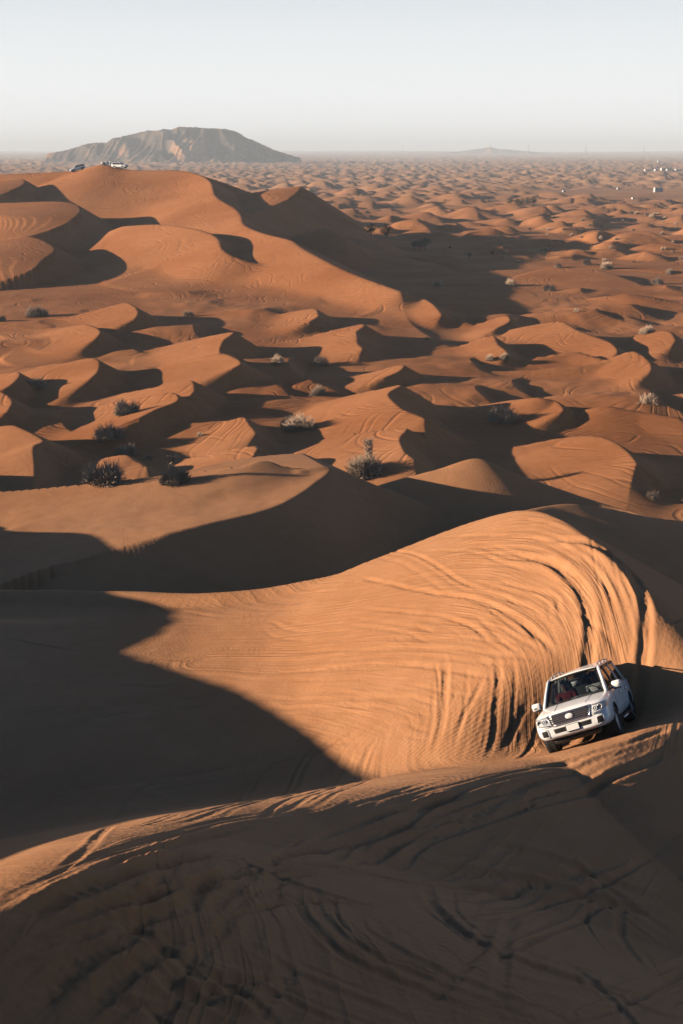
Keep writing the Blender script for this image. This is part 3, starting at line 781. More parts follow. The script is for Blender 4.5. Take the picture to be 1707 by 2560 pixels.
# guide field for the combed lines: distance from a guide curve, place along it, strength
def near_curve(C, x, y):
    """distance to a curve, signed: positive on its right"""
    best = np.full(x.shape, 1e9); arc = np.zeros_like(x); sg = np.ones_like(x); acc = 0.0
    for i in range(len(C) - 1):
        dx, dy = C[i + 1] - C[i]; L = math.hypot(dx, dy) + 1e-9
        px, py = x - C[i, 0], y - C[i, 1]
        t = np.clip((px * dx + py * dy) / (L * L), 0, 1)
        d = np.hypot(px - t * dx, py - t * dy)
        m = d < best
        best = np.where(m, d, best); arc = np.where(m, acc + t * L, arc); sg = np.where(m, np.where(dx * py - dy * px > 0, -1, 1), sg); acc += L
    return best * sg, arc
def sweep_field():
    n = int(np.searchsorted(rows, 62))
    x, y = GX[:n], GY[:n]
    def guide(l):
        g = np.array([march(u, v) for u, v in zz(resample(l, 14), *B8)])
        return catmull(np.column_stack([g, np.zeros(len(g))]), 3)[:, :2]
    s1, a1 = near_curve(guide([(-900, 330)] + outer), x, y); s2, _ = near_curve(guide([(-1100, 900)] + inner + [(540, 1380)]), x, y)
    sp, a2 = near_curve(NEAR[0].P[:, :2][::4], x, y)
    best = np.abs(sp)
    fore = sp > 0
    f1 = np.where(s1 < 0, s1, np.where(s2 > 0, 13 + s2, 13 * s1 / (np.abs(s1) + np.abs(s2) + 1e-6)))
    S = np.zeros(GX.shape + (3,), np.float32)
    wob = 0.5 * gnoise(x / 5.0, y / 5.0)
    S[:n, :, 0] = np.where(fore, best + 0.25 * a2 + 60 + wob, f1 + 0.7 * wob)
    S[:n, :, 1] = np.where(fore, a2, a1)
    k = sstep(0.0, 0.7, best) * sstep(60, 50, np.hypot(x, y))
    S[:n, :, 2] = k * np.where(fore, 0.8, 0.28) * (0.3 + 1.0 * np.clip(0.5 + 1.2 * gnoise(x / 3.5 + 7, y / 3.5), 0, 1))
    return S
_S = sweep_field()
_at = ground_me.attributes.new('sweep', 'FLOAT_VECTOR', 'POINT')
_at.data.foreach_set('vector', np.ascontiguousarray(_S[:, ::-1]).reshape(-1))

ground = link('ground', ground_me)
tag(ground, kind='structure')


# ------------------------------------------------------------------ materials for objects
def principled(name, col, rough=0.5, metal=0.0, spec=0.5, coat=0.0, noise=None):
    m = bpy.data.materials.new(name); nt = nodes(m)
    out = N(nt, 'ShaderNodeOutputMaterial'); bs = N(nt, 'ShaderNodeBsdfPrincipled')
    bs.inputs['Roughness'].default_value = rough; bs.inputs['Metallic'].default_value = metal
    bs.inputs['Specular IOR Level'].default_value = spec; bs.inputs['Coat Weight'].default_value = coat
    bs.inputs['Base Color'].default_value = (*col, 1)
    if noise:
        sc_, amt = noise
        tc = N(nt, 'ShaderNodeTexCoord'); n = N(nt, 'ShaderNodeTexNoise'); n.inputs['Scale'].default_value = sc_; n.inputs['Detail'].default_value = 4
        nt.links.new(tc.outputs['Object'], n.inputs['Vector'])
        r = N(nt, 'ShaderNodeValToRGB')
        r.color_ramp.elements[0].position = 0.3; r.color_ramp.elements[1].position = 0.7
        r.color_ramp.elements[0].color = (*[c * (1 - amt) for c in col], 1); r.color_ramp.elements[1].color = (*[min(1, c * (1 + amt)) for c in col], 1)
        nt.links.new(n.outputs[0], r.inputs[0]); nt.links.new(r.outputs[0], bs.inputs['Base Color'])
    nt.links.new(bs.outputs[0], out.inputs[0])
    return m
def glass(name, tint, k=0.06):
    m = bpy.data.materials.new(name); nt = nodes(m)
    out = N(nt, 'ShaderNodeOutputMaterial'); t = N(nt, 'ShaderNodeBsdfTransparent'); g = N(nt, 'ShaderNodeBsdfGlossy'); mx = N(nt, 'ShaderNodeMixShader')
    t.inputs[0].default_value = (*tint, 1); g.inputs['Roughness'].default_value = 0.03
    fr = N(nt, 'ShaderNodeFresnel'); ge = N(nt, 'ShaderNodeNewGeometry'); mr = N(nt, 'ShaderNodeMapRange')
    mr.inputs[3].default_value = 1.45; mr.inputs[4].default_value = 1 / 1.45      # thin pane: the same reflection from either side
    nt.links.new(ge.outputs['Backfacing'], mr.inputs[0]); nt.links.new(mr.outputs[0], fr.inputs[0])
    nt.links.new(fr.outputs[0], mx.inputs[0]); nt.links.new(t.outputs[0], mx.inputs[1]); nt.links.new(g.outputs[0], mx.inputs[2]); nt.links.new(mx.outputs[0], out.inputs[0])
    return m
WHITE = principled('white_paint', (0.88, 0.88, 0.88), 0.28, coat=0.5, noise=(2.2, 0.05))
BLACKP = principled('black_plastic', (0.012, 0.012, 0.013), 0.55)
DARKIN = principled('cabin_lining', (0.010, 0.011, 0.013), 0.8)
RUBBER = principled('tyre_rubber', (0.018, 0.017, 0.017), 0.85, noise=(8, 0.3))
ALLOY = principled('alloy', (0.45, 0.46, 0.48), 0.35, metal=0.8)
CHROME = principled('chrome', (0.75, 0.75, 0.75), 0.18, metal=1.0)
SILVER = principled('silver_trim', (0.55, 0.56, 0.57), 0.35, metal=0.4)
LAMP = principled('lamp_reflector', (0.85, 0.85, 0.85), 0.35)
PLATEM = principled('white_plate', (0.82, 0.82, 0.80), 0.4)
AMBER = principled('amber_lens', (0.7, 0.22, 0.03), 0.3)
REDL = principled('red_lens', (0.5, 0.02, 0.015), 0.3)
GLASS = glass('windscreen_glass', (0.66, 0.69, 0.70))
SGLASS = glass('side_glass', (0.60, 0.63, 0.63))
LENS = glass('lamp_lens', (0.92, 0.93, 0.94))
SEATM = principled('grey_seat', (0.05, 0.05, 0.055), 0.8)
MIRG = principled('mirror_glass', (0.8, 0.82, 0.84), 0.05, metal=1.0)

# ------------------------------------------------------------------ small mesh helpers
def mesh_obj(name, bm, mat, parent=None, smooth=True):
    me = bpy.data.meshes.new(name)
    bmesh.ops.recalc_face_normals(bm, faces=bm.faces[:])
    bm.to_mesh(me); bm.free()
    if smooth:
        me.polygons.foreach_set('use_smooth', np.ones(len(me.polygons), bool))
    me.materials.append(mat)
    return link(name, me, parent)
def add_box(bm, c, sz, rot=None, bevel=0.0, taper=1.0):
    r = bmesh.ops.create_cube(bm, size=1)
    vs_ = r['verts']
    for v in vs_:
        k = taper if v.co.z > 0 else 1.0
        v.co = Vector((v.co.x * sz[0] * k, v.co.y * sz[1] * k, v.co.z * sz[2]))
    if bevel:
        es = list({e for v in vs_ for e in v.link_edges})
        rr = bmesh.ops.bevel(bm, geom=es, offset=bevel, segments=2, affect='EDGES', profile=0.5)
        vs_ = list({v for f in rr['faces'] for v in f.verts} | {v for v in vs_ if v.is_valid})
    M = (Matrix.Translation(c) @ (rot.to_4x4() if rot is not None else Matrix.Identity(4)))
    for v in vs_:
        v.co = M @ v.co
    return vs_
def add_tube(bm, pts, rad, seg=8, cap=True):
    pts = [Vector(p) for p in pts]
    rads = rad if isinstance(rad, (list, tuple)) else [rad] * len(pts)
    rings = []
    for i, p in enumerate(pts):
        t = (pts[min(i + 1, len(pts) - 1)] - pts[max(i - 1, 0)]).normalized()
        a = t.orthogonal().normalized() if i == 0 else (rings_a - t * rings_a.dot(t)).normalized()
        rings_a = a
        b = t.cross(a)
        rings.append([bm.verts.new(p + (a * math.cos(q) + b * math.sin(q)) * rads[i]) for q in [2 * math.pi * k / seg for k in range(seg)]])
    for r0, r1 in zip(rings, rings[1:]):
        for k in range(seg):
            bm.faces.new((r0[k], r0[(k + 1) % seg], r1[(k + 1) % seg], r1[k]))
    if cap:
        bm.faces.new(rings[0][::-1]); bm.faces.new(rings[-1])
def add_lathe(bm, prof_, seg=40, axis='Y', c=(0, 0, 0)):
    """prof_: (radius, offset along axis) points, closed ring"""
    rings = []
    for k in range(seg):
        q = 2 * math.pi * k / seg
        ring = []
        for (r, o) in prof_:
            p = (r * math.cos(q), o, r * math.sin(q)) if axis == 'Y' else (r * math.cos(q), r * math.sin(q), o)
            ring.append(bm.verts.new(Vector(p) + Vector(c)))
        rings.append(ring)
    n = len(prof_)
    for k in range(seg):
        r0, r1 = rings[k], rings[(k + 1) % seg]
        for i in range(n):
            j = (i + 1) % n
            bm.faces.new((r0[i], r0[j], r1[j], r1[i]))
def add_sheet(bm, P, thick_vec):
    """grid of points P[i][j] made into a slab of the given thickness"""
    n, m = len(P), len(P[0])
    tv = Vector(thick_vec)
    A = [[bm.verts.new(P[i][j]) for j in range(m)] for i in range(n)]
    B = [[bm.verts.new(Vector(P[i][j]) + tv) for j in range(m)] for i in range(n)]
    for i in range(n - 1):
        for j in range(m - 1):
            bm.faces.new((A[i][j], A[i][j + 1], A[i + 1][j + 1], A[i + 1][j]))
            bm.faces.new((B[i][j], B[i + 1][j], B[i + 1][j + 1], B[i][j + 1]))
    for i in range(n - 1):
        bm.faces.new((A[i][0], A[i + 1][0], B[i + 1][0], B[i][0])); bm.faces.new((A[i][-1], B[i][-1], B[i + 1][-1], A[i + 1][-1]))
    for j in range(m - 1):
        bm.faces.new((A[0][j], B[0][j], B[0][j + 1], A[0][j + 1])); bm.faces.new((A[-1][j], A[-1][j + 1], B[-1][j + 1], B[-1][j]))

# ------------------------------------------------------------------ the white off-road car
from mathutils.bvhtree import BVHTree
WR = 0.395
AXF, AXR, TRK = 1.50, -1.35, 0.82
def make_car():
    root = bpy.data.objects.new('off_road_car', None); COL.objects.link(root)
    # body shell: half sections (y, z) from the keel to the top, front to rear
    S = [
        (2.50, [(0, .50), (.45, .50), (.62, .54), (.70, .62), (.70, .72), (.66, .78), (.55, .80), (0, .82)]),
        (2.46, [(0, .44), (.58, .44), (.77, .48), (.83, .60), (.83, .78), (.80, .88), (.68, .95), (0, .98)]),
        (2.38, [(0, .42), (.64, .42), (.85, .46), (.92, .60), (.92, .82), (.89, .94), (.75, 1.02), (0, 1.06)]),
        (2.20, [(0, .40), (.68, .40), (.90, .45), (.965, .62), (.965, .86), (.94, .99), (.80, 1.07), (0, 1.12)]),
        (1.90, [(0, .38), (.70, .38), (.91, .43), (.98, .64), (.98, .90), (.955, 1.03), (.82, 1.10), (0, 1.15)]),
        (1.50, [(0, .36), (.70, .36), (.92, .42), (.99, .66), (.99, .95), (.96, 1.07), (.83, 1.14), (0, 1.19)]),
        (1.10, [(0, .36), (.70, .36), (.92, .42), (.985, .66), (.985, .98), (.955, 1.11), (.85, 1.17), (0, 1.21)]),
        (0.60, [(0, .36), (.70, .36), (.92, .42), (.985, .66), (.985, 1.0), (.955, 1.13), (.87, 1.165), (0, 1.17)]),
        (-0.40, [(0, .36), (.70, .36), (.92, .42), (.985, .66), (.985, 1.01), (.955, 1.14), (.87, 1.17), (0, 1.17)]),
        (-1.35, [(0, .38), (.70, .38), (.92, .44), (.99, .66), (.99, 1.02), (.96, 1.15), (.87, 1.18), (0, 1.18)]),
        (-2.00, [(0, .42), (.70, .42), (.91, .48), (.98, .66), (.98, 1.03), (.95, 1.16), (.86, 1.19), (0, 1.19)]),
        (-2.36, [(0, .46), (.64, .46), (.85, .50), (.93, .64), (.93, 1.03), (.91, 1.15), (.84, 1.19), (0, 1.19)]),
        (-2.47, [(0, .50), (.55, .50), (.75, .55), (.84, .66), (.84, 1.0), (.82, 1.10), (.74, 1.14), (0, 1.15)]),
    ]
    bm = bmesh.new()
    rings = []
    for x, h in S:
        full = [(y, z) for y, z in h] + [(-y, z) for y, z in h[-2:0:-1]]
        rings.append([bm.verts.new((x, y, z)) for y, z in full])
    n = len(rings[0])
    for r0, r1 in zip(rings, rings[1:]):
        for i in range(n):
            bm.faces.new((r0[i], r0[(i + 1) % n], r1[(i + 1) % n], r1[i]))
    bm.faces.new(rings[0][::-1]); bm.faces.new(rings[-1])
    bmesh.ops.recalc_face_normals(bm, faces=bm.faces[:])
    bm.edges.layers.float.new('crease_edge')
    cl = bm.edges.layers.float['crease_edge']
    for r in rings:                         # keep the shoulder and hood edges tight
        pass
    for ri in range(len(rings) - 1):
        for i in (5, 6, n - 5, n - 6, 3, n - 3):
            e = bm.edges.get((rings[ri][i % n], rings[ri + 1][i % n]))
            if e: e[cl] = 0.45
    for i in range(n):
        e = bm.edges.get((rings[0][i], rings[0][(i + 1) % n]))
        if e: e[cl] = 0.5
    me = bpy.data.meshes.new('body'); bm.to_mesh(me); bm.free()
    me.materials.append(WHITE); me.materials.append(BLACKP)
    body = link('body', me, root)
    ss = body.modifiers.new('s', 'SUBSURF'); ss.levels = 2; ss.render_levels = 2
    cutters = []
    def cutter(bmc, mat):
        mc = bpy.data.meshes.new('c'); bmesh.ops.recalc_face_normals(bmc, faces=bmc.faces[:]); bmc.to_mesh(mc); bmc.free(); mc.materials.append(mat)
        o = link('c', mc); cutters.append(o)
        md = body.modifiers.new('b', 'BOOLEAN'); md.object = o; md.operation = 'DIFFERENCE'; md.solver = 'EXACT'; md.material_mode = 'TRANSFER'
    for ax in (AXF, AXR):
        for sy in (-1, 1):
            b2 = bmesh.new()
            add_lathe(b2, [(0.0001, sy * 0.52), (0.47, sy * 0.52), (0.47, sy * 1.2), (0.0001, sy * 1.2)], 40, 'Y', (ax, 0, WR + 0.03))
            bmesh.ops.remove_doubles(b2, verts=b2.verts[:], dist=0.001)
            cutter(b2, BLACKP)
    b2 = bmesh.new(); add_box(b2, (-0.72, 0, 1.05), (2.95, 1.60, 0.72)); cutter(b2, DARKIN)          # cabin
    dg = bpy.context.evaluated_depsgraph_get()
    ev = body.evaluated_get(dg)
    me2 = bpy.data.meshes.new_from_object(ev, depsgraph=dg)
    body.modifiers.clear(); body.data = me2
    for o in cutters:
        bpy.data.objects.remove(o)
    me2.polygons.foreach_set('use_smooth', np.ones(len(me2.polygons), bool))
    try:
        me2.set_sharp_from_angle(angle=math.radians(38))
    except Exception:
        pass
    bvh = BVHTree.FromPolygons([v.co.copy() for v in me2.vertices], [list(p.vertices) for p in me2.polygons])
    def fx(y, z, off=0.0):      # onto the front face
        h = bvh.ray_cast(Vector((4, y, z)), Vector((-1, 0, 0)))
        return Vector(((h[0].x if h[0] else 2.3) + off, y, z))
    def tz(x, y, off=0.0):      # onto the bonnet
        h = bvh.ray_cast(Vector((x, y, 3)), Vector((0, 0, -1)))
        return Vector((x, y, (h[0].z if h[0] else 1.1) + off))
    def sy_(x, z, sgn, off=0.0):     # onto a flank
        h = bvh.ray_cast(Vector((x, sgn * 3, z)), Vector((0, -sgn, 0)))
        return Vector((x, (h[0].y if h[0] else sgn * .98) + sgn * off, z))
    def quad(c, f, nu=8, nv=6):
        """bilinear patch through four (a, b) corners, laid on the body by f"""
        out = []
        for i in range(nv):
            t = i / (nv - 1); row = []
            for j in range(nu):
                q = j / (nu - 1)
                a = (c[0][0] * (1 - q) + c[1][0] * q) * (1 - t) + (c[3][0] * (1 - q) + c[2][0] * q) * t
                b = (c[0][1] * (1 - q) + c[1][1] * q) * (1 - t) + (c[3][1] * (1 - q) + c[2][1] * q) * t
                row.append(f(a, b))
            out.append(row)
        return out
    def patch(name, c, off, mat, parent=root, th=0.03, f=None, nu=10, nv=6, tv=None):
        b_ = bmesh.new()
        ff = f or (lambda a, b: fx(a, b, off))
        add_sheet(b_, quad(c, ff, nu, nv), tv or (-th, 0, 0))
        return mesh_obj(name, b_, mat, parent, smooth=False)
    # grille with its bars and the oval badge
    gr = patch('grille', [(-.47, .775), (.47, .775), (.56, 1.015), (-.56, 1.015)], .012, BLACKP)
    for k in range(5):
        z = .80 + .049 * k
        w = .475 + (z - .775) * .33
        b_ = bmesh.new(); add_tube(b_, [fx(y, z, .03) for y in np.linspace(-w, w, 11)], .008, 6); mesh_obj('grille_bar', b_, CHROME, gr)
    b_ = bmesh.new()
    fr = [(-.48, .77), (.48, .77), (.575, 1.02), (-.575, 1.02), (-.48, .77)]
    for (a, b), (c, d) in zip(fr, fr[1:]):
        add_tube(b_, [fx(a + (c - a) * t, b + (d - b) * t, .02) for t in np.linspace(0, 1, 8)], .016, 6)
    mesh_obj('grille_frame', b_, CHROME, gr)
    b_ = bmesh.new(); bmesh.ops.create_uvsphere(b_, u_segments=24, v_segments=12, radius=1)
    for v in b_.verts:
        v.co = Vector((v.co.x * .022, v.co.y * .105, v.co.z * .072)) + fx(0, .905, .035)
    mesh_obj('badge', b_, PLATEM, gr)
    # lamps
    for sg in (1, -1):
        c = [(sg * .56, .80), (sg * .90, .84), (sg * .93, 1.00), (sg * .60, 1.005)]
        hl = patch('headlight', c, .006, LAMP, th=.02)
        for (yy, zz_, rr) in ((.67, .915, .062), (.80, .925, .066)):
            b_ = bmesh.new(); add_lathe(b_, [(0.0001, 0), (rr, 0), (rr, .03), (rr * .75, .03), (rr * .6, .012), (0.0001, .012)], 20, 'Y')
            for v in b_.verts:
                v.co = Vector((v.co.y, v.co.x, v.co.z)) + fx(sg * yy, zz_, .006)
            mesh_obj('projector', b_, PLATEM if yy < .7 else SILVER, hl)
            b_ = bmesh.new(); bmesh.ops.create_uvsphere(b_, u_segments=14, v_segments=8, radius=rr * .45)
            for v in b_.verts: v.co = v.co + fx(sg * yy, zz_, .012)
            mesh_obj('bulb', b_, DARKIN if yy > .7 else LAMP, hl)
        patch('lens', [(sg * .555, .795), (sg * .905, .835), (sg * .935, 1.005), (sg * .595, 1.01)], .045, LENS, hl, th=.006)
        patch('lamp_rim', [(sg * .575, 1.005), (sg * .94, 1.0), (sg * .945, 1.018), (sg * .60, 1.023)], .03, SILVER, hl, th=.04)
        patch('turn_signal', [(sg * .91, .86), (sg * .945, .87), (sg * .95, .98), (sg * .925, .985)], .03, AMBER, hl, th=.02, nu=4, nv=4)
        b_ = bmesh.new()
        for k in range(6):
            add_box(b_, fx(sg * (.585 + .05 * k), .812 + .006 * k, .03), (.02, .03, .014))
        mesh_obj('running_light', b_, PLATEM, hl)
        # fog-lamp recess
        fg = patch('fog_recess', [(sg * .64, .53), (sg * .79, .55), (sg * .80, .69), (sg * .66, .69)], .008, BLACKP, th=.02)
        for k in range(3):
            b_ = bmesh.new(); add_tube(b_, [fx(sg * y, .56 + .045 * k, .016) for y in (.66, .72, .785)], .007, 5); mesh_obj('fog_slat', b_, RUBBER, fg)
        b_ = bmesh.new()
        cc = [(sg * .625, .515), (sg * .80, .535), (sg * .815, .705), (sg * .645, .705), (sg * .625, .515)]
        for (a, b), (c2, d) in zip(cc, cc[1:]):
            add_tube(b_, [fx(a + (c2 - a) * t, b + (d - b) * t, .004) for t in np.linspace(0, 1, 6)], .012, 6)
        mesh_obj('fog_frame', b_, WHITE, fg)
    it = patch('air_intake', [(-.47, .575), (.47, .575), (.49, .685), (-.49, .685)], .008, BLACKP)
    for k in range(3):
        b_ = bmesh.new(); add_tube(b_, [fx(y, .60 + .03 * k, .012) for y in np.linspace(-.46, .46, 9)], .006, 5); mesh_obj('intake_bar', b_, RUBBER, it)
    pl = patch('number_plate', [(-.16, .55), (.16, .55), (.16, .70), (-.16, .70)], .045, PLATEM, th=.012)
    patch('plate_frame', [(-.17, .54), (.17, .54), (.17, .71), (-.17, .71)], .03, BLACKP, pl, th=.02)
    patch('skid_trim', [(-.55, .46), (.55, .46), (.58, .50), (-.58, .50)], .012, SILVER, th=.03, nu=14, nv=3)
    b_ = bmesh.new(); add_tube(b_, [fx(y, .765, .004) for y in np.linspace(-.8, .8, 17)], .005, 5); mesh_obj('bumper_seam', b_, BLACKP, body)
    # bonnet edge and raised lines
    for sg in (1, -1):
        b_ = bmesh.new(); add_tube(b_, [tz(x, sg * (.70 + .08 * (2.3 - x)), -.002) for x in np.linspace(2.28, 1.08, 14)], .003, 5); mesh_obj('bonnet_seam', b_, BLACKP, body)
        b_ = bmesh.new(); add_tube(b_, [tz(x, sg * (.40 + .05 * (2.3 - x)), -.018) for x in np.linspace(2.24, 1.15, 12)], [.012] + [.03] * 10 + [.012], 8); mesh_obj('bonnet_crease', b_, WHITE, body)
    b_ = bmesh.new(); add_tube(b_, [fx(y, 1.03 - .05 * y * y, .006) for y in np.linspace(-.6, .6, 13)], .008, 5); mesh_obj('bonnet_lip', b_, SILVER, body)
    # roof
    def roof_pt(x, q, up=0.0):          # q -1..1 across
        hw = .70 - .02 * abs(x + .7)
        y = q * hw
        z = 1.845 - .055 * q * q - .03 * max(0, x + .1) ** 2 * 2 - .03 * max(0, -x - 1.5) ** 2 * 1.6
        return Vector((x - .05 * q * q * (1 if x > 0 else 0), y, z + up))
    b_ = bmesh.new()
    add_sheet(b_, [[roof_pt(x, q) for q in np.linspace(-1, 1, 15)] for x in np.linspace(.30, -2.28, 16)], (0, 0, -.05))
    mesh_obj('roof', b_, WHITE, root)
    # pillars
    belt = lambda x, sg: Vector((x, sg * .865, 1.16))
    def top(x, sg): return roof_pt(x, sg) + Vector((0, 0, -.03))
    def strip(name, p0, p1, w0, w1, mat, parent=root, d=.03):
        b2_ = bmesh.new()
        for sgn in (1,):
            a0, a1 = p0 + Vector((w0, 0, 0)), p0 - Vector((w0, 0, 0)); c0, c1 = p1 + Vector((w1, 0, 0)), p1 - Vector((w1, 0, 0))
            add_sheet(b2_, [[a0, a1], [a0.lerp(c0, .5) + Vector((0, .012 * (1 if p0.y > 0 else -1), 0)), a1.lerp(c1, .5) + Vector((0, .012 * (1 if p0.y > 0 else -1), 0))], [c0, c1]], (0, -d if p0.y > 0 else d, -.005))
        return mesh_obj(name, b2_, mat, parent)
    for sg in (1, -1):
        b2_ = bmesh.new()
        add_tube(b2_, [Vector((1.12, sg * .845, 1.15)), Vector((.72, sg * .775, 1.48)), Vector((.34, sg * .705, 1.755)), Vector((.10, sg * .688, 1.80))], [.05, .043, .042, .042], 8); mesh_obj('windscreen_pillar', b2_, WHITE, root)
        strip('door_pillar', belt(-.18, sg), top(-.30, sg), .05, .045, BLACKP)
        strip('rear_door_pillar', belt(-1.22, sg), top(-1.15, sg), .06, .05, WHITE)
        strip('tail_pillar', belt(-2.20, sg), top(-2.12, sg), .14, .12, WHITE)
        for x0, x1, t0, t1 in ((.98, -.16, .38, -.26), (-.20, -1.18, -.34, -1.12), (-1.26, -2.10, -1.20, -2.05)):
            b2_ = bmesh.new()
            P = []
            for t in np.linspace(0.01, .97, 5):
                row = []
                for q in np.linspace(0, 1, 6):
                    a = belt(x0 + (x1 - x0) * q, sg); c = top(t0 + (t1 - t0) * q, sg)
                    p = a.lerp(c, t); p.y += sg * (.015 * math.sin(math.pi * t) - .012); row.append(p)
                P.append(row)
            add_sheet(b2_, P, (0, -sg * .006, 0)); mesh_obj('side_window', b2_, SGLASS, root)
        b2_ = bmesh.new(); add_tube(b2_, [Vector((x, sg * (.875), 1.165)) for x in np.linspace(1.0, -2.15, 12)], .012, 6); mesh_obj('belt_trim', b2_, BLACKP, root)
        b2_ = bmesh.new(); add_tube(b2_, [top(x, sg) + Vector((0, sg * .012, .0)) for x in np.linspace(.30, -2.2, 12)], .016, 6); mesh_obj('roof_gutter', b2_, BLACKP, root)
        # roof rail on four feet
        b2_ = bmesh.new()
        xs_ = np.linspace(.12, -1.75, 16)
        add_tube(b2_, [roof_pt(x, sg * .93, .025 + .065 * min(1, 4 * min((.12 - x) / 1.87, (x + 1.75) / 1.87))) for x in xs_], .019, 8)
        rail = mesh_obj('roof_rail', b2_, SILVER, root)
        for x in (.02, -.55, -1.15, -1.68):
            b3 = bmesh.new(); add_box(b3, roof_pt(x, sg * .93, .035), (.12, .035, .08), None, .01); mesh_obj('rail_foot', b3, SILVER, rail)
    # windscreen, rear window
    def ws(q, t, off=0.0):
        x0, x1 = 1.14, .33
        y0, y1 = .80, .675
        x = x0 + (x1 - x0) * t; hw = y0 + (y1 - y0) * t
        return Vector((x - .10 * q * q + .02 * math.sin(math.pi * t) + off, q * hw, 1.175 + (1.80 - 1.175) * t - .035 * q * q * t + off * .8))
    b_ = bmesh.new(); add_sheet(b_, [[ws(q, t) for q in np.linspace(-.985, .985, 15)] for t in np.linspace(.0, 1, 8)], (-.005, 0, -.004)); wsc = mesh_obj('windscreen', b_, GLASS, root)
    b_ = bmesh.new()
    edge = [ws(q, 0, .006) for q in np.linspace(-.97, .97, 12)] + [ws(.97, t, .006) for t in np.linspace(.1, 1, 7)] + [ws(q, .985, .006) for q in np.linspace(.9, -.97, 12)] + [ws(-.97, t, .006) for t in np.linspace(.9, 0, 7)]
    add_tube(b_, edge, .022, 6); mesh_obj('windscreen_seal', b_, BLACKP, wsc)
    for y0, y1 in ((-.62, -.02), (.02, .62)):
        b_ = bmesh.new(); add_tube(b_, [ws(q, .035 + .01 * k, .02) for k, q in enumerate(np.linspace(y0, y1, 6))], .009, 6); mesh_obj('wiper', b_, BLACKP, root)
    b_ = bmesh.new()
    add_sheet(b_, [[Vector((-2.37 + .17 * t - .03 * (1 - q * q) * (1 - t), q * (.80 - .12 * t), 1.18 + .58 * t)) for q in np.linspace(-1, 1, 9)] for t in np.linspace(0, 1, 5)], (.01, 0, 0)); mesh_obj('rear_window', b_, SGLASS, root)
    # mirrors
    for sg in (1, -1):
        b_ = bmesh.new(); add_box(b_, (.80, sg * 1.10, 1.24), (.16, .25, .20), None, .05); mr = mesh_obj('wing_mirror', b_, WHITE, root)
        b_ = bmesh.new(); add_tube(b_, [(.82, sg * .88, 1.17), (.81, sg * 1.0, 1.18)], .03, 6); mesh_obj('mirror_arm', b_, BLACKP, mr)
        b_ = bmesh.new(); add_box(b_, (.80, sg * 1.10, 1.135), (.13, .20, .025), None, .006); mesh_obj('mirror_base', b_, BLACKP, mr)
        b_ = bmesh.new(); add_box(b_, (.892, sg * 1.16, 1.225), (.012, .10, .022)); mesh_obj('mirror_repeater', b_, SILVER, mr)
        b_ = bmesh.new(); add_box(b_, (.716, sg * 1.10, 1.245), (.008, .21, .15)); mesh_obj('mirror_glass', b_, MIRG, mr)
        # doors: shut lines and handles
        for x in (.92, -.18, -1.08):
            b_ = bmesh.new(); add_tube(b_, [sy_(x - (.25 * max(0, .75 - z) if x < -1 else 0), z, sg, -.001) for z in np.linspace(.50, 1.12, 10)], .006, 5); mesh_obj('door_seam', b_, BLACKP, body)
        for x in (.02, -.98):
            b_ = bmesh.new(); add_tube(b_, [sy_(x - .09, .98, sg, .02), sy_(x, .985, sg, .035), sy_(x + .09, .98, sg, .02)], .016, 8); hd = mesh_obj('door_handle', b_, CHROME, root)
            b_ = bmesh.new(); add_box(b_, sy_(x, .98, sg, .002), (.16, .008, .06), None, .003); mesh_obj('handle_recess', b_, BLACKP, hd)
        b_ = bmesh.new(); add_tube(b_, [sy_(x, .66, sg, .004) for x in np.linspace(.98, -.85, 10)], .02, 6); mesh_obj('side_moulding', b_, WHITE, root)
        # side step
        b_ = bmesh.new(); add_box(b_, (.08, sg * .93, .37), (1.62, .20, .055), None, .015); st = mesh_obj('side_step', b_, BLACKP, root)
        b_ = bmesh.new(); add_box(b_, (.08, sg * 1.035, .375), (1.64, .012, .035)); mesh_obj('step_trim', b_, CHROME, st)
        # arch lips, mud flaps, tail lamps
        for ax in (AXF, AXR):
            b_ = bmesh.new(); add_tube(b_, [sy_(ax + .475 * math.cos(q), WR + .03 + .475 * math.sin(q), sg, .006) for q in np.linspace(.12, math.pi - .12, 18)], .018, 6, True); mesh_obj('arch_lip', b_, WHITE, root)
            b_ = bmesh.new(); add_box(b_, (ax - .50, sg * .84, .34), (.02, .26, .34), None, .004); mesh_obj('mud_flap', b_, BLACKP, root)
        b_ = bmesh.new(); add_sheet(b_, [[sy_(x, z, sg, .012) for x in np.linspace(-2.10, -2.33, 5)] for z in np.linspace(.86, 1.10, 5)], (0, -sg * .02, 0)); mesh_obj('tail_lamp', b_, REDL, root)
        # wheels
        for ax in (AXF, AXR):
            tw = .142
            wheel = bpy.data.objects.new('wheel', None); COL.objects.link(wheel); wheel.parent = root; wheel.location = (ax, sg * TRK, WR)
            b_ = bmesh.new()
            add_lathe(b_, [(.255, -tw * .85), (.30, -tw), (.36, -tw), (.388, -tw * .72), (WR, -tw * .4), (WR, tw * .4), (.388, tw * .72), (.36, tw), (.30, tw), (.255, tw * .85)], 44)
            for k in range(44):
                q = 2 * math.pi * k / 44
                for o in (-.07, .07):
                    add_box(b_, (math.cos(q) * WR, o, math.sin(q) * WR), (.014, .075, .03), Matrix.Rotation(-q, 3, 'Y'))
            mesh_obj('tyre', b_, RUBBER, wheel, smooth=False)
            b_ = bmesh.new()
            add_lathe(b_, [(.258, -.11), (.262, .105), (.235, .105), (.225, .05), (.225, -.11)], 36, 'Y') if sg > 0 else add_lathe(b_, [(.258, .11), (.262, -.105), (.235, -.105), (.225, -.05), (.225, .11)], 36, 'Y')
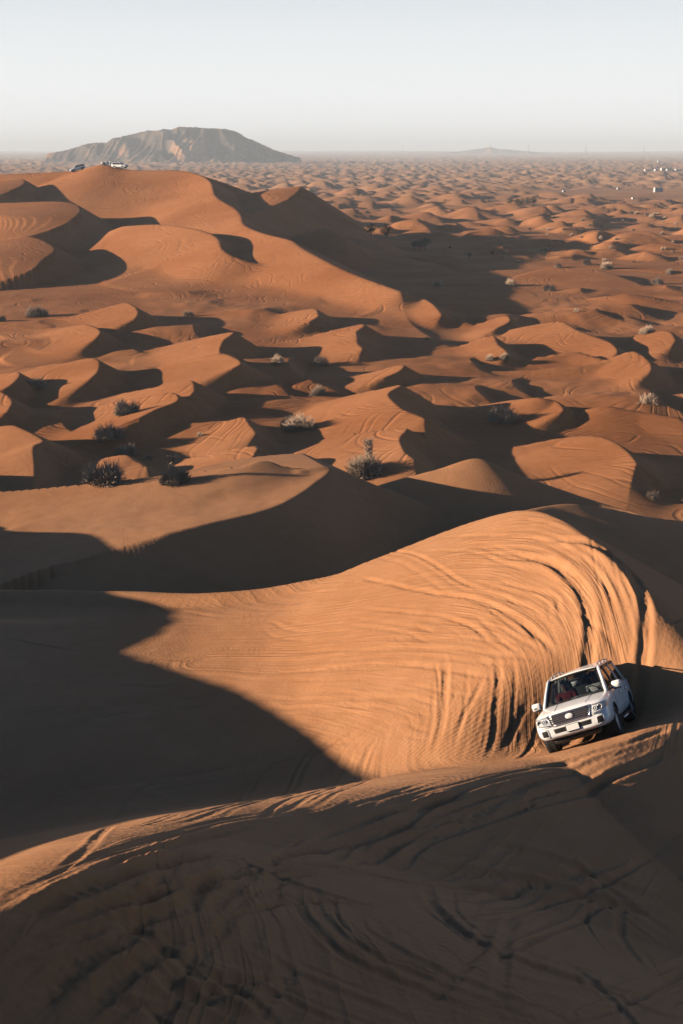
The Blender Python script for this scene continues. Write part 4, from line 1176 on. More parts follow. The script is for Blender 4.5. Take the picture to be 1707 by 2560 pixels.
            for k in range(5):
                q = 2 * math.pi * k / 5
                for dq in (-.13, .13):
                    p0 = Vector((math.cos(q + dq * 1.4) * .07, sg * .085, math.sin(q + dq * 1.4) * .07)); p1 = Vector((math.cos(q + dq) * .24, sg * .095, math.sin(q + dq) * .24))
                    add_tube(b_, [p0, p0.lerp(p1, .5) + Vector((0, sg * .008, 0)), p1], [.026, .02, .022], 6)
            mesh_obj('rim', b_, ALLOY, wheel)
            b_ = bmesh.new(); add_lathe(b_, [(0.0001, sg * .03), (.075, sg * .03), (.075, sg * .095), (.05, sg * .108), (0.0001, sg * .11)], 20); mesh_obj('hub_cap', b_, SILVER, wheel)
            b_ = bmesh.new(); add_lathe(b_, [(0.0001, sg * .01), (.215, sg * .01), (.215, sg * .02), (0.0001, sg * .02)], 30); mesh_obj('brake_disc', b_, BLACKP, wheel)
    # underside
    b_ = bmesh.new(); add_box(b_, (.05, 0, .36), (4.4, 1.15, .16), None, .03); add_box(b_, (2.18, 0, .40), (.35, 1.2, .10), Matrix.Rotation(.35, 3, 'Y'), .02)
    for ax in (AXF, AXR):
        add_tube(b_, [(ax, -.70, WR - .02), (ax, .70, WR - .02)], .05, 8); add_box(b_, (ax, 0, WR - .03), (.25, .3, .24), None, .06)
    mesh_obj('underside', b_, BLACKP, root)
    # cabin
    b_ = bmesh.new(); add_box(b_, (.86, 0, 1.09), (.42, 1.50, .18), None, .05); dash = mesh_obj('dashboard', b_, SEATM, root)
    b_ = bmesh.new(); add_box(b_, (.78, .02, 1.195), (.26, .34, .035), Matrix.Rotation(.1, 3, 'Y'), .015); mesh_obj('dash_cloth', b_, principled('grey_white_cloth', (.42, .42, .42), .9, noise=(30, .7)), dash)
    b_ = bmesh.new(); add_box(b_, (.83, .42, 1.19), (.30, .50, .02), None, .008); mesh_obj('instrument_hood', b_, principled('pale_dash', (.45, .46, .46), .7), dash)
    for y in (.40, -.40):
        b_ = bmesh.new(); add_box(b_, (-.22, y, 1.10), (.16, .50, .62), Matrix.Rotation(-.18, 3, 'Y'), .06); add_box(b_, (.05, y, .80), (.5, .5, .14), None, .05); se = mesh_obj('seat', b_, SEATM, root)
        b_ = bmesh.new(); add_box(b_, (-.32, y, 1.50), (.10, .27, .18), Matrix.Rotation(-.15, 3, 'Y'), .045); add_tube(b_, [(-.29, y - .06, 1.36), (-.31, y - .06, 1.45)], .008, 6); add_tube(b_, [(-.29, y + .06, 1.36), (-.31, y + .06, 1.45)], .008, 6); mesh_obj('headrest', b_, SEATM, se)
    b_ = bmesh.new(); add_box(b_, (-1.15, 0, 1.10), (.16, 1.35, .56), Matrix.Rotation(-.18, 3, 'Y'), .06); mesh_obj('rear_seat', b_, SEATM, root)
    b_ = bmesh.new()
    q_ = [Vector((.56 + .07 * math.sin(a), .40 + .185 * math.cos(a), 1.20 + .17 * math.sin(a))) for a in np.linspace(0, 2 * math.pi, 25)]
    add_tube(b_, q_, .015, 8); add_tube(b_, [(.56, .22, 1.20), (.58, .40, 1.19), (.56, .58, 1.20)], .014, 6); add_tube(b_, [(.58, .40, 1.19), (.80, .40, 1.10)], .025, 8); mesh_obj('steering_wheel', b_, BLACKP, root)
    b_ = bmesh.new(); add_box(b_, (.50, .03, 1.62), (.03, .25, .12), Matrix.Rotation(.25, 3, 'Y'), .012); rm = mesh_obj('rear_view_mirror', b_, BLACKP, root)
    b_ = bmesh.new(); add_box(b_, (.525, .03, 1.54), (.008, .20, .14), Matrix.Rotation(.3, 3, 'Y')); mesh_obj('hanging_card', b_, PLATEM, rm)
    for y in (-.52, -.70):
        b_ = bmesh.new(); add_tube(b_, [(-.30, y, 1.62), (-.26, y, 1.35), (-.20, y + (.12 if y > -.6 else 0), 1.0)], .022, 6); mesh_obj('seat_belt', b_, principled('pale_belt', (.5, .48, .46), .8), root)
    return root
car = make_car()
car.location = CAR_P
car.rotation_euler = Euler(CAR_R, 'XYZ')
tag(car, 'white off-road car with roof rails climbing the sand slope at lower right', 'car')

# ------------------------------------------------------------------ people
SKIN = principled('brown_skin', (0.22, 0.11, 0.065), 0.6)
ROBE = principled('white_robe', (0.72, 0.71, 0.69), 0.85)
REDC = principled('red_cloth', (0.20, 0.012, 0.01), 0.85)
DARKH = principled('dark_hair', (0.010, 0.009, 0.008), 0.7)
BLUEC = principled('dark_cloth', (0.03, 0.035, 0.05), 0.85)
TANC = principled('tan_cloth', (0.42, 0.30, 0.22), 0.85)
def skin_mesh(name, verts, edges, mat, parent=None, sub=1):
    """one continuous surface grown round a skeleton: verts (x, y, z, rx, ry)"""
    me = bpy.data.meshes.new(name)
    me.from_pydata([v[:3] for v in verts], edges, [])
    o = link(name, me)
    md = o.modifiers.new('k', 'SKIN'); md.use_smooth_shade = True
    for i, v in enumerate(verts):
        me.skin_vertices[0].data[i].radius = (v[3], v[4])
    me.skin_vertices[0].data[0].use_root = True
    s2 = o.modifiers.new('s', 'SUBSURF'); s2.levels = sub; s2.render_levels = sub
    dg = bpy.context.evaluated_depsgraph_get()
    m2 = bpy.data.meshes.new_from_object(o.evaluated_get(dg), depsgraph=dg)
    o.modifiers.clear(); o.data = m2
    m2.materials.clear(); m2.materials.append(mat)
    m2.polygons.foreach_set('use_smooth', np.ones(len(m2.polygons), bool))
    if parent is not None: o.parent = parent
    return o
def face_bits(parent, hc, fwd, r=0.1):
    """nose, ears, eyes of a head centred at hc looking along fwd"""
    f = Vector(fwd).normalized(); up = Vector((0, 0, 1)); l = up.cross(f).normalized(); hc = Vector(hc)
    for nm, ps, rad, mat in (('nose', [hc + f * r * .9 + up * .01, hc + f * r * 1.12 - up * .025], .016, SKIN), ('mouth', [hc + f * r * .93 - up * .055 - l * .022, hc + f * r * .97 - up * .055 + l * .022], .007, REDC)):
        b = bmesh.new(); add_tube(b, ps, rad, 6); mesh_obj(nm, b, mat, parent)
    for sg in (1, -1):
        b = bmesh.new(); bmesh.ops.create_uvsphere(b, u_segments=8, v_segments=6, radius=.012)
        for v in b.verts: v.co += hc + f * r * .88 + l * sg * .033 + up * .012
        mesh_obj('eye', b, DARKH, parent)
        b = bmesh.new(); bmesh.ops.create_uvsphere(b, u_segments=8, v_segments=6, radius=.024)
        for v in b.verts: v.co = Vector((v.co.x, v.co.y * .5, v.co.z * 1.4)) + hc + l * sg * r * .82
        mesh_obj('ear', b, SKIN, parent)
def hand_fingers(verts, edges, wrist_i, wrist, d, side, curl=-0.02):
    """palm and five unequal fingers after a wrist"""
    w = Vector(wrist); d = Vector(d).normalized(); s = Vector(side).normalized(); n = d.cross(s)
    verts.append((*(w + d * .06), .036, .018)); p = len(verts) - 1; edges.append((wrist_i, p))
    for k, L in enumerate((.075, .085, .078, .06)):
        o = s * (k - 1.5) * .02
        verts.append((*(w + d * .095 + o), .009, .009)); a = len(verts) - 1
        verts.append((*(w + d * (.095 + L * .55) + o + n * curl), .0085, .0085)); b = len(verts) - 1
        verts.append((*(w + d * (.095 + L * .75) + o + n * curl * 2.6), .008, .008)); c = len(verts) - 1
        edges += [(p, a), (a, b), (b, c)]
    verts.append((*(w + d * .05 - s * .045), .011, .011)); a = len(verts) - 1
    verts.append((*(w + d * .085 - s * .062 + n * curl), .009, .009)); b = len(verts) - 1
    edges += [(p, a), (a, b)]
def seated_person(y, cloth, wrap, label, hands_up, M):
    H = Vector((-.06, y, 1.56))
    v = [(-.10, y, .92, .15, .16), (-.13, y, 1.10, .13, .17), (-.13, y, 1.28, .12, .18), (-.11, y, 1.385, .06, .06), (-.09, y, 1.44, .055, .055), (-.075, y, 1.50, .085, .075), (-.06, y, 1.57, .10, .08), (-.06, y, 1.64, .08, .065)]
    e = [(i, i + 1) for i in range(7)]
    cv = [(-.10, y, .90, .17, .18), (-.13, y, 1.10, .15, .19), (-.13, y, 1.27, .14, .20), (-.115, y, 1.37, .08, .09)]
    ce = [(0, 1), (1, 2), (2, 3)]
    for sg in (1, -1):
        sh = (-.12, y + sg * .20, 1.30); el = (.12, y + sg * .27, 1.10); wr = (.38, y + sg * .19, 1.22) if hands_up else (.26, y + sg * .12, .98)
        v += [(*sh, .06, .06), (*el, .045, .045), (*wr, .03, .03)]; k = len(v) - 3; e += [(2, k), (k, k + 1), (k + 1, k + 2)]
        hand_fingers(v, e, k + 2, wr, (.9, -.05 * sg, .2) if hands_up else (.9, 0, -.3), (0, -sg, 0), -.03)
        v += [(.18, y + sg * .10, .90, .085, .085), (.42, y + sg * .12, .90, .065, .065)]; k = len(v) - 2; e += [(0, k), (k, k + 1)]
        cv += [(*sh, .085, .085), (*el, .075, .075), (wr[0] - .05, wr[1], wr[2] - .01, .07, .07)]; k = len(cv) - 3; ce += [(2, k), (k, k + 1), (k + 1, k + 2)]
        cv += [(.18, y + sg * .10, .90, .10, .10), (.40, y + sg * .12, .90, .085, .085)]; k = len(cv) - 2; ce += [(0, k), (k, k + 1)]
    body = skin_mesh('person', v, e, SKIN)
    skin_mesh('shirt', cv, ce, cloth, body)
    face_bits(body, (-.055, y, 1.565), (1, 0, -.05))
    b = bmesh.new(); bmesh.ops.create_uvsphere(b, u_segments=16, v_segments=10, radius=.112)
    for q in b.verts:
        c = q.co
        q.co = Vector((c.x * (1.0 if c.x < 0 else .82) - .078, c.y * .85 + y, (c.z if c.z > 0 else c.z * (1.5 if wrap else .6) * (1 if c.x < .02 else .3)) + 1.605))
    mesh_obj('headscarf' if wrap else 'hair', b, wrap or DARKH, body)
    body.matrix_world = M
    tag(body, label, 'person')
    return body
CM = Matrix.Translation(CAR_P) @ Euler(CAR_R, 'XYZ').to_matrix().to_4x4()
seated_person(.40, ROBE, None, 'dark-haired person in white robe with both hands on the steering wheel', True, CM)
seated_person(-.40, REDC, None, 'person in red top sitting in the front passenger seat', False, CM)

# ------------------------------------------------------------------ rock hill and far peak
ROCK = bpy.data.materials.new('weathered_rock')
def rock_nodes():
    nt = nodes(ROCK); L = nt.links.new
    out = N(nt, 'ShaderNodeOutputMaterial'); bs = N(nt, 'ShaderNodeBsdfPrincipled'); bs.inputs['Roughness'].default_value = .95; bs.inputs['Specular IOR Level'].default_value = .1
    tc = N(nt, 'ShaderNodeTexCoord')
    n = N(nt, 'ShaderNodeTexNoise'); n.inputs['Scale'].default_value = .009; n.inputs['Detail'].default_value = 8; L(tc.outputs['Object'], n.inputs['Vector'])
    r = N(nt, 'ShaderNodeValToRGB')
    e = r.color_ramp.elements
    e[0].position = .40; e[0].color = (.09, .065, .05, 1); e[1].position = .58; e[1].color = (.40, .21, .11, 1)
    k = e.new(.5); k.color = (.14, .10, .075, 1)
    L(n.outputs[0], r.inputs[0]); L(r.outputs[0], bs.inputs['Base Color'])
    n2 = N(nt, 'ShaderNodeTexNoise'); n2.inputs['Scale'].default_value = .04; n2.inputs['Detail'].default_value = 8; L(tc.outputs['Object'], n2.inputs['Vector'])
    bp = N(nt, 'ShaderNodeBump'); bp.inputs['Distance'].default_value = 9; bp.inputs['Strength'].default_value = .8; L(n2.outputs[0], bp.inputs['Height']); L(bp.outputs[0], bs.inputs['Normal'])
    L(bs.outputs[0], out.inputs[0])
rock_nodes()
def hill(name, sil, y0, nx, ny, spread, rough, seed, k=1.0):
    """a hill whose crest follows the silhouette points (u, v) at distance y0"""
    P = np.array([at_y(u, v, y0) for u, v in sil])
    xs = np.linspace(P[0, 0] - 20 * k, P[-1, 0] + 20 * k, nx)
    H = np.interp(xs, P[:, 0], P[:, 2], left=-4, right=-4)
    dmax = spread * (H.max())
    ys = np.linspace(-dmax, dmax, ny)
    X, D = np.meshgrid(xs, ys)
    Hh = np.broadcast_to(H, X.shape)
    wob = gnoise(X / 60 / k + seed, D / 90 / k) * 14 * k + gnoise(X / 25 / k, D / 40 / k + seed) * 6 * k
    q = np.clip(np.abs(D + wob * 0.8 * rough) / (spread * np.maximum(Hh, 6)), 0, 1)
    f = (1 - q) ** 1.15
    sp = (1 - np.abs(gnoise((X + .35 * D) / 34 / k + seed, D / 120 / k))) ** 2 - .5
    sp2 = (1 - np.abs(gnoise((X - .2 * D) / 13 / k, D / 50 / k + seed))) ** 2 - .5
    Z = Hh * f + rough * (q > 0.03) * np.clip(q * 6, 0, 1) * np.clip((1 - q) * 3, 0, 1) * Hh * (.30 * sp + .09 * sp2) + rough * 1.2 * gnoise(X / 6 / k, D / 6 / k)
    me = grid_mesh(name, X, D + y0, Z - 3.0 * (q >= 1))
    me.materials.append(ROCK)
    o = link(name, me)
    tag(o, kind='structure')
    return o
hill('rocky_hill', [(110, 352), (150, 345), (185, 335), (200, 330), (215, 328), (245, 327), (262, 317), (300, 309), (340, 299), (362, 301), (375, 296), (395, 297), (412, 291), (450, 292), (520, 296), (545, 303), (565, 315), (600, 330), (630, 344), (660, 354), (690, 362)], 3200, 360, 130, 2.4, 1.0, 3.1, 1.9)
hill('distant_hill', [(1010, 352), (1060, 347), (1095, 342), (1110, 340), (1125, 337), (1140, 341), (1165, 343), (1200, 346), (1240, 350), (1280, 354)], 8500, 160, 50, 2.4, .5, 8.2, 4.0)

# ------------------------------------------------------------------ bushes
TWIG = principled('dry_twigs', (0.54, 0.38, 0.27), 0.9, noise=(2.5, 0.3))
STEM = principled('bush_stem', (0.10, 0.075, 0.055), 0.9, noise=(6, 0.3))
def bush_mesh(seed, n, clumps, tall=0.0):
    rg = random.Random(seed)
    bm = bmesh.new()
    cs = []
    for k in range(clumps):
        a = rg.uniform(0, 2 * math.pi); r = rg.uniform(0, .30)
        cs.append((Vector((r * math.cos(a), r * math.sin(a), 0)), rg.uniform(.55, 1.0)))
    def spike(p0, p1, w):
        d = p1 - p0
        a = d.orthogonal().normalized() * w; b = d.normalized().cross(a)
        m = p0.lerp(p1, .55) + Vector((rg.uniform(-.02, .02), rg.uniform(-.02, .02), rg.uniform(.0, .03)))
        v = [bm.verts.new(p0 + a), bm.verts.new(p0 - a * .5 + b * .87), bm.verts.new(p0 - a * .5 - b * .87)]
        v2 = [bm.verts.new(m + a * .8), bm.verts.new(m - a * .4 + b * .7), bm.verts.new(m - a * .4 - b * .7)]
        t = bm.verts.new(p1)
        for i in range(3):
            j = (i + 1) % 3
            bm.faces.new((v[i], v[j], v2[j], v2[i])); bm.faces.new((v2[i], v2[j], t))
    for i in range(n):
        c, h = rg.choice(cs)
        th = rg.uniform(0, 2 * math.pi); el = math.asin(rg.uniform(.0, 1.0))
        R = h * rg.uniform(.55, 1.05)
        u_ = Vector((math.cos(el) * math.cos(th) * .27, math.cos(el) * math.sin(th) * .27, math.sin(el) * .52))
        tip = c + u_ * R + Vector((rg.gauss(0, .02), rg.gauss(0, .02), rg.gauss(0, .025)))
        tip.z = max(tip.z, .02)
        st = c * .9 + (tip - c) * rg.uniform(.25, .8) + Vector((rg.uniform(-.04, .04), rg.uniform(-.04, .04), rg.uniform(-.05, .02)))
        st.z = max(st.z, .0)
        spike(st, tip, rg.uniform(.0035, .007))
    if tall:
        for i in range(90):
            z = rg.uniform(.35, tall)
            p = Vector((.05 + rg.uniform(-.06, .06), rg.uniform(-.06, .06), z))
            spike(p, p + Vector((rg.uniform(-.09, .09), rg.uniform(-.09, .09), rg.uniform(.05, .16))), .008)
    me = bpy.data.meshes.new('twigs'); bm.to_mesh(me); bm.free()
    me.materials.append(TWIG)
    bm = bmesh.new()
    for k in range(9):
        a = rg.uniform(0, 6.28); c = rg.choice(cs)[0]
        add_tube(bm, [c * .3 + Vector((0, 0, -.05)), c * .6 + Vector((math.cos(a) * .05, math.sin(a) * .05, .14)), c * .9 + Vector((math.cos(a) * .14, math.sin(a) * .14, rg.uniform(.25, .4)))], [.022, .015, .006], 5)
    ms = bpy.data.meshes.new('stem'); bm.to_mesh(ms); bm.free(); ms.materials.append(STEM)
    return me, ms
BUSH = [bush_mesh(1, 2200, 9), bush_mesh(2, 1800, 7), bush_mesh(3, 2200, 10, .66), bush_mesh(4, 600, 5), bush_mesh(5, 2600, 13)]
brg = random.Random(11)
def bush(u, v, wpx, kind, label, sink=0.0, zs=1.0, group=None, simple=False):
    p = march(u, v)
    d = math.hypot(p[0], p[1])
    z = float(grid_z(p[0], p[1])) - sink
    size = 1.3 * wpx * math.hypot(d, CAM_Z - z) / FPX / 0.92
    me, ms = BUSH[kind]
    rot = brg.uniform(0, 6.28)
    if simple:
        o = bpy.data.objects.new('dry_bush', me); COL.objects.link(o)
    else:
        o = bpy.data.objects.new('dry_bush', None); COL.objects.link(o)
        for nm, m in (('twigs', me), ('stem', ms)):
            c = bpy.data.objects.new(nm, m); COL.objects.link(c); c.parent = o
    o.location = (p[0], p[1], z - 0.03 * size); o.rotation_euler = (0, 0, rot); o.scale = (size, size, size * zs)
    tag(o, label, 'bush', group)
for b_ in [
    (87, 727, 46, 0, 'grey dry bush at far left, below the large dune'),
    (4, 738, 28, 1, 'small dry bush cut off by the left picture edge'),
    (82, 888, 42, 0, 'grey bush in the shaded hollow near the left edge'),
    (293, 950, 58, 4, 'round dense bush on a lit dune shoulder at left'),
    (252, 1006, 66, 0, 'spreading bush left of centre, just below the round dense bush'),
    (295, 1044, 52, 1, 'pale loose bush half hidden behind a small lit mound'),
    (243, 1110, 90, 4, 'widest bush of the left group, behind the near ridge'),
    (402, 1107, 68, 2, 'bush with one tall sprig behind the near ridge'),
    (637, 834, 38, 0, 'dark bush on the rim of the round shaded hollow'),
    (735, 838, 42, 1, 'grey bush just right of the round shaded hollow'),
    (730, 908, 44, 0, 'pale bush at centre with a scooped hollow beside it'),
    (692, 987, 66, 4, 'broad low bush at centre of the dune field'),
    (840, 1090, 90, 2, 'largest pale bush, right behind the second dune peak'),
    (1152, 967, 68, 0, 'full grey bush on lit sand right of centre'),
    (1124, 826, 26, 1, 'left one of a pair of small bushes right of centre'),
    (1157, 824, 26, 0, 'right one of a pair of small bushes right of centre'),
    (1485, 766, 34, 0, 'bush in a shaded hollow near the right edge'),
    (1320, 716, 18, 3, 'tiny sparse bush on the slope above the right-hand dunes'),
    (1170, 656, 30, 0, 'leafy grey bush at the left toe of a lit dune below the shaded valley'),
    (1007, 657, 32, 3, 'sparse pale bush at the lower edge of the shaded valley'),
    (1348, 608, 26, 0, 'small bush on the crest line right of the shaded valley'),
    (1390, 617, 28, 4, 'wide low bush next to the crest line bush at right'),
    (1508, 652, 28, 0, 'bush beside a dark shadow strip near the right edge'),
    (1535, 628, 20, 1, 'small bush at far right above the shadow strip'),
    (1495, 1146, 38, 3, 'low thin bush on the tracked flat at the right edge'),
    (980, 780, 14, 3, 'tiny tuft on open sand at centre of the dune field'),
    (457, 1002, 22, 3, 'small flat tuft left of the broad centre bush'),
    (1285, 615, 24, 3, 'thin bush behind the crest at right of the valley'),
    (435, 726, 26, 1, 'dark low bush inside the shaded slope at left'),
    (1258, 668, 30, 1, 'dark low bush in shadow right of the valley dunes'),
    (345, 1055, 26, 3, 'small low scrub on the lit flat at left'),
    (1490, 925, 50, 3, 'sparse spread scrub on tracked sand near the right edge'),
]:
    bush(*b_, zs=0.95)
for k in range(44):
    v = brg.uniform(490, 612); u = brg.uniform(max(820, 1500 - (v - 470) * 5.0), 1580)
    bush(u, v, brg.uniform(7, 14), brg.choice((0, 1, 3)), 'small pale shrub dotted among the far dunes at right', group='small shrubs among the far dunes', simple=True)

# ------------------------------------------------------------------ trees
LEAF = principled('dark_leaves', (0.030, 0.036, 0.022), 0.8, noise=(1.2, 0.5))
BARK = principled('bark', (0.06, 0.045, 0.035), 0.9, noise=(5, 0.3))
def tree_meshes(seed, h, w, trunk, n):
    """unit tree: height h, crown width w, bare trunk up to `trunk`"""
    rg = random.Random(seed)
    bm = bmesh.new()
    add_tube(bm, [(0, 0, -.15), (.02, 0, trunk * .5), (-.02, .02, trunk), (.03, 0, h * .75)], [.035 * h, .028 * h, .022 * h, .008 * h], 7)
    tips = []
    for k in range(7):
        a = k * 2.4; r = w * .36 * rg.uniform(.6, 1.1); z = trunk + (h - trunk) * rg.uniform(.3, .8)
        tip = Vector((math.cos(a) * r, math.sin(a) * r, z)); tips.append(tip)
        add_tube(bm, [(0, 0, trunk * .85), (tip.x * .5, tip.y * .5, (trunk + z) * .5), tip], [.016 * h, .011 * h, .004 * h], 5)
    mt = bpy.data.meshes.new('trunk'); bm.to_mesh(mt); bm.free(); mt.materials.append(BARK)
    bm = bmesh.new()
    cl = tips + [Vector((rg.uniform(-.3, .3) * w, rg.uniform(-.3, .3) * w, trunk + (h - trunk) * rg.uniform(.25, .9))) for _ in range(9)] + [Vector((0, 0, h * .9))]
    for i in range(n):
        c = rg.choice(cl)
        rr = .19 * w
        p = c + Vector((rg.gauss(0, rr * .6), rg.gauss(0, rr * .6), rg.gauss(0, rr * .5)))
        a = Vector((rg.gauss(0, 1), rg.gauss(0, 1), rg.gauss(0, 1))).normalized(); b = a.orthogonal().normalized()
        s1 = w * rg.uniform(.022, .045)
        bm.faces.new([bm.verts.new(p + a * s1), bm.verts.new(p + b * s1 * .6), bm.verts.new(p - a * s1), bm.verts.new(p - b * s1 * .6)])
    mc = bpy.data.meshes.new('crown'); bm.to_mesh(mc); bm.free(); mc.materials.append(LEAF)
    return mt, mc
TREES = [tree_meshes(1, 1, .85, .12, 1500), tree_meshes(2, 1, .9, .10, 1500), tree_meshes(3, 1, .95, .45, 1100), tree_meshes(4, 1, .5, .5, 700), tree_meshes(5, 1, .9, .28, 1400)]
def tree(u, v, hpx, kind, label, group=None):
    p = march(u, v)
    z = float(grid_z(p[0], p[1]))
    h = hpx * math.hypot(math.hypot(p[0], p[1]), CAM_Z - z) / FPX
    o = bpy.data.objects.new('tree', None); COL.objects.link(o)
    for nm, m in zip(('trunk', 'crown'), TREES[kind]):
        c = bpy.data.objects.new(nm, m); COL.objects.link(c); c.parent = o
    o.location = (p[0], p[1], z); o.rotation_euler = (0, 0, brg.uniform(0, 6.28)); o.scale = (h, h, h)
    tag(o, label, 'tree', group)
for t_ in [
    (852, 541, 25, 0, 'dark dense tree on the rim of the shaded valley, left of two'),
    (886, 548, 28, 1, 'dark bushy tree on the rim of the shaded valley, right of two'),
    (951, 576, 20, 2, 'flat-crowned tree with bare trunk, left end of the valley group'),
    (964, 578, 22, 2, 'flat-crowned tree in the middle of the valley group'),
    (975, 576, 28, 2, 'tallest tree at the right end of the valley group'),
    (1077, 604, 26, 3, 'slender single tree with small crown in the shaded valley'),
    (1248, 597, 26, 4, 'round-crowned tree standing alone at right in the shaded valley'),
    (1130, 585, 9, 0, 'small low dark tree between the slender and the round tree'),
    (1032, 572, 6, 1, 'tiny dark tree far up the shaded valley'),
    (821, 453, 15, 1, 'lone dark tree on the plain beyond the shaded dune flank'),
    (1171, 470, 16, 0, 'leftmost dark tree of the row on the far plain'),
    (1186, 470, 13, 1, 'second dark tree of the row on the far plain'),
    (1198, 471, 15, 0, 'third dark tree of the row on the far plain'),
    (1211, 470, 16, 1, 'fourth dark tree of the row on the far plain'),
    (1224, 471, 17, 0, 'rightmost dark tree of the row on the far plain'),
    (1446, 391, 7, 0, 'far dark tree left of the white sheds near the horizon'),
    (1462, 390, 6, 1, 'far dark tree behind the white sheds near the horizon'),
    (1540, 391, 7, 1, 'far dark tree at right end of the white sheds'),
]:
    tree(*t_)

# ------------------------------------------------------------------ sheds, poles, pylons far off
SHEDW = principled('shed_white', (0.50, 0.49, 0.48), 0.6, noise=(.4, .05))
SHEDR = principled('shed_roof', (0.62, 0.62, 0.62), 0.6)
SHEDD = principled('shed_door', (0.20, 0.22, 0.25), 0.6)
POLE = principled('weathered_pole', (0.22, 0.20, 0.18), 0.8)
def shed(u, v, wpx, hpx, label, depth=3.0, rot=0.15):
    p = march(u, v); z = float(grid_z(p[0], p[1])); d = math.hypot(p[0], p[1])
    w, h = wpx * d / FPX, hpx * d / FPX
    o = bpy.data.objects.new('shed', None); COL.objects.link(o)
    b = bmesh.new(); add_box(b, (0, 0, h / 2 - .2), (w, depth, h + .4)); mesh_obj('wall', b, SHEDW, o, False)
    b = bmesh.new(); add_box(b, (0, 0, h + .06), (w + .3, depth + .3, .10)); add_box(b, (0, 0, h + .16), (w * .96, depth * .6, .10)); mesh_obj('roof', b, SHEDR, o, False)
    b = bmesh.new(); add_box(b, (w * .2, -depth / 2 - .02, h * .38), (w * .16, .05, h * .76)); mesh_obj('door', b, SHEDD, o, False)
    b = bmesh.new(); add_box(b, (-w * .2, -depth / 2 - .02, h * .58), (w * .2, .05, h * .3)); mesh_obj('window', b, SHEDD, o, False)
    o.location = (p[0], p[1], z); o.rotation_euler = (0, 0, rot)
    tag(o, label, 'shed')
shed(1510, 441, 18, 9, 'white box shed alone on the gravel flat at right')
shed(1486, 393, 14, 3.5, 'longest white shed at the left end of the far row', 6)
shed(1506, 393, 8, 4, 'white shed second from left in the far row', 6)
shed(1521, 392, 9, 4.5, 'white shed in the middle of the far row', 6)
shed(1534, 392, 10, 3.5, 'white shed right of the middle in the far row', 6)
shed(1556, 393, 14, 4, 'white shed at the right end of the far row', 6)
shed(1513, 373, 8, 3, 'tiny white shed above the far row, nearest the horizon', 8)
shed(1419, 435, 6, 3, 'small pale hut left of the white box shed', 2.5)
shed(1294, 441, 6, 2.6, 'small pale hut on the near edge of the gravel flat', 2.5)
shed(1453, 457, 6, 2.6, 'small white hut nearest the front of the gravel flat', 2.5)
for k, (u, v, hpx, lab) in enumerate([(1402, 428, 14, 'thin pole at the left end of the line on the gravel flat'), (1437, 436, 15, 'thin pole, second of the line on the gravel flat'), (1453, 437, 15, 'thin pole, third of the line on the gravel flat'), (1470, 437, 14, 'thin pole, fourth of the line, nearest the white shed'), (1528, 432, 13, 'thin pole right of the white box shed')]):
    p = march(u, v); z = float(grid_z(p[0], p[1])); h = hpx * math.hypot(p[0], p[1]) / FPX
    o = bpy.data.objects.new('utility_pole', None); COL.objects.link(o); o.location = (p[0], p[1], z)
    b = bmesh.new(); add_tube(b, [(0, 0, -.3), (0, 0, h)], [.11, .08], 8); mesh_obj('post', b, POLE, o)
    b = bmesh.new(); add_box(b, (0, 0, h - .35), (1.5, .1, .1)); mesh_obj('cross_arm', b, POLE, o)
    tag(o, lab, 'pole', 'poles on the gravel flat')
def pylon(u, v0, v1, y, label):
    p = at_y(u, v1, y); z0 = float(grid_z(p[0], y)) if v0 > 345 else at_y(u, v0, y)[2]; h = p[2] - z0
    o = bpy.data.objects.new('pylon', None); COL.objects.link(o); o.location = (p[0], y, z0)
    b = bmesh.new()
    for sx in (-1, 1):
        for sy in (-1, 1):
            add_tube(b, [(sx * h * .10, sy * h * .10, 0), (sx * h * .025, sy * h * .025, h * .65), (0, 0, h)], h * .008, 4)
    for k in range(6):
        t0, t1 = k / 8, (k + 1) / 8
        f0, f1 = h * (.10 - .115 * t0), h * (.10 - .115 * t1)
        for sgn in (-1, 1):
            add_tube(b, [(-f0, sgn * f0, h * t0), (f1, sgn * f1, h * t1)], h * .005, 4); add_tube(b, [(f0, sgn * f0, h * t0), (-f1, sgn * f1, h * t1)], h * .005, 4)
    mesh_obj('lattice', b, POLE, o)
    for k, zz_ in enumerate((.70, .82, .93)):
        b = bmesh.new(); add_tube(b, [(-h * (.16 - .03 * k), 0, h * zz_), (0, 0, h * (zz_ + .03)), (h * (.16 - .03 * k), 0, h * zz_)], h * .008, 4); mesh_obj('cross_arm', b, POLE, o)
    tag(o, label, 'pylon')
pylon(1125, 337, 327, 8500, 'faint mast on top of the distant pale hill')
pylon(1213, 350, 329, 8200, 'faint pylon right of the distant pale hill')
pylon(1345, 350, 332, 8300, 'faint pylon midway along the right horizon')
pylon(1478, 350, 334, 8400, 'faint pylon on the horizon above the far sheds')
pylon(925, 350, 334, 8600, 'faint pylon on the horizon left of the distant hill')

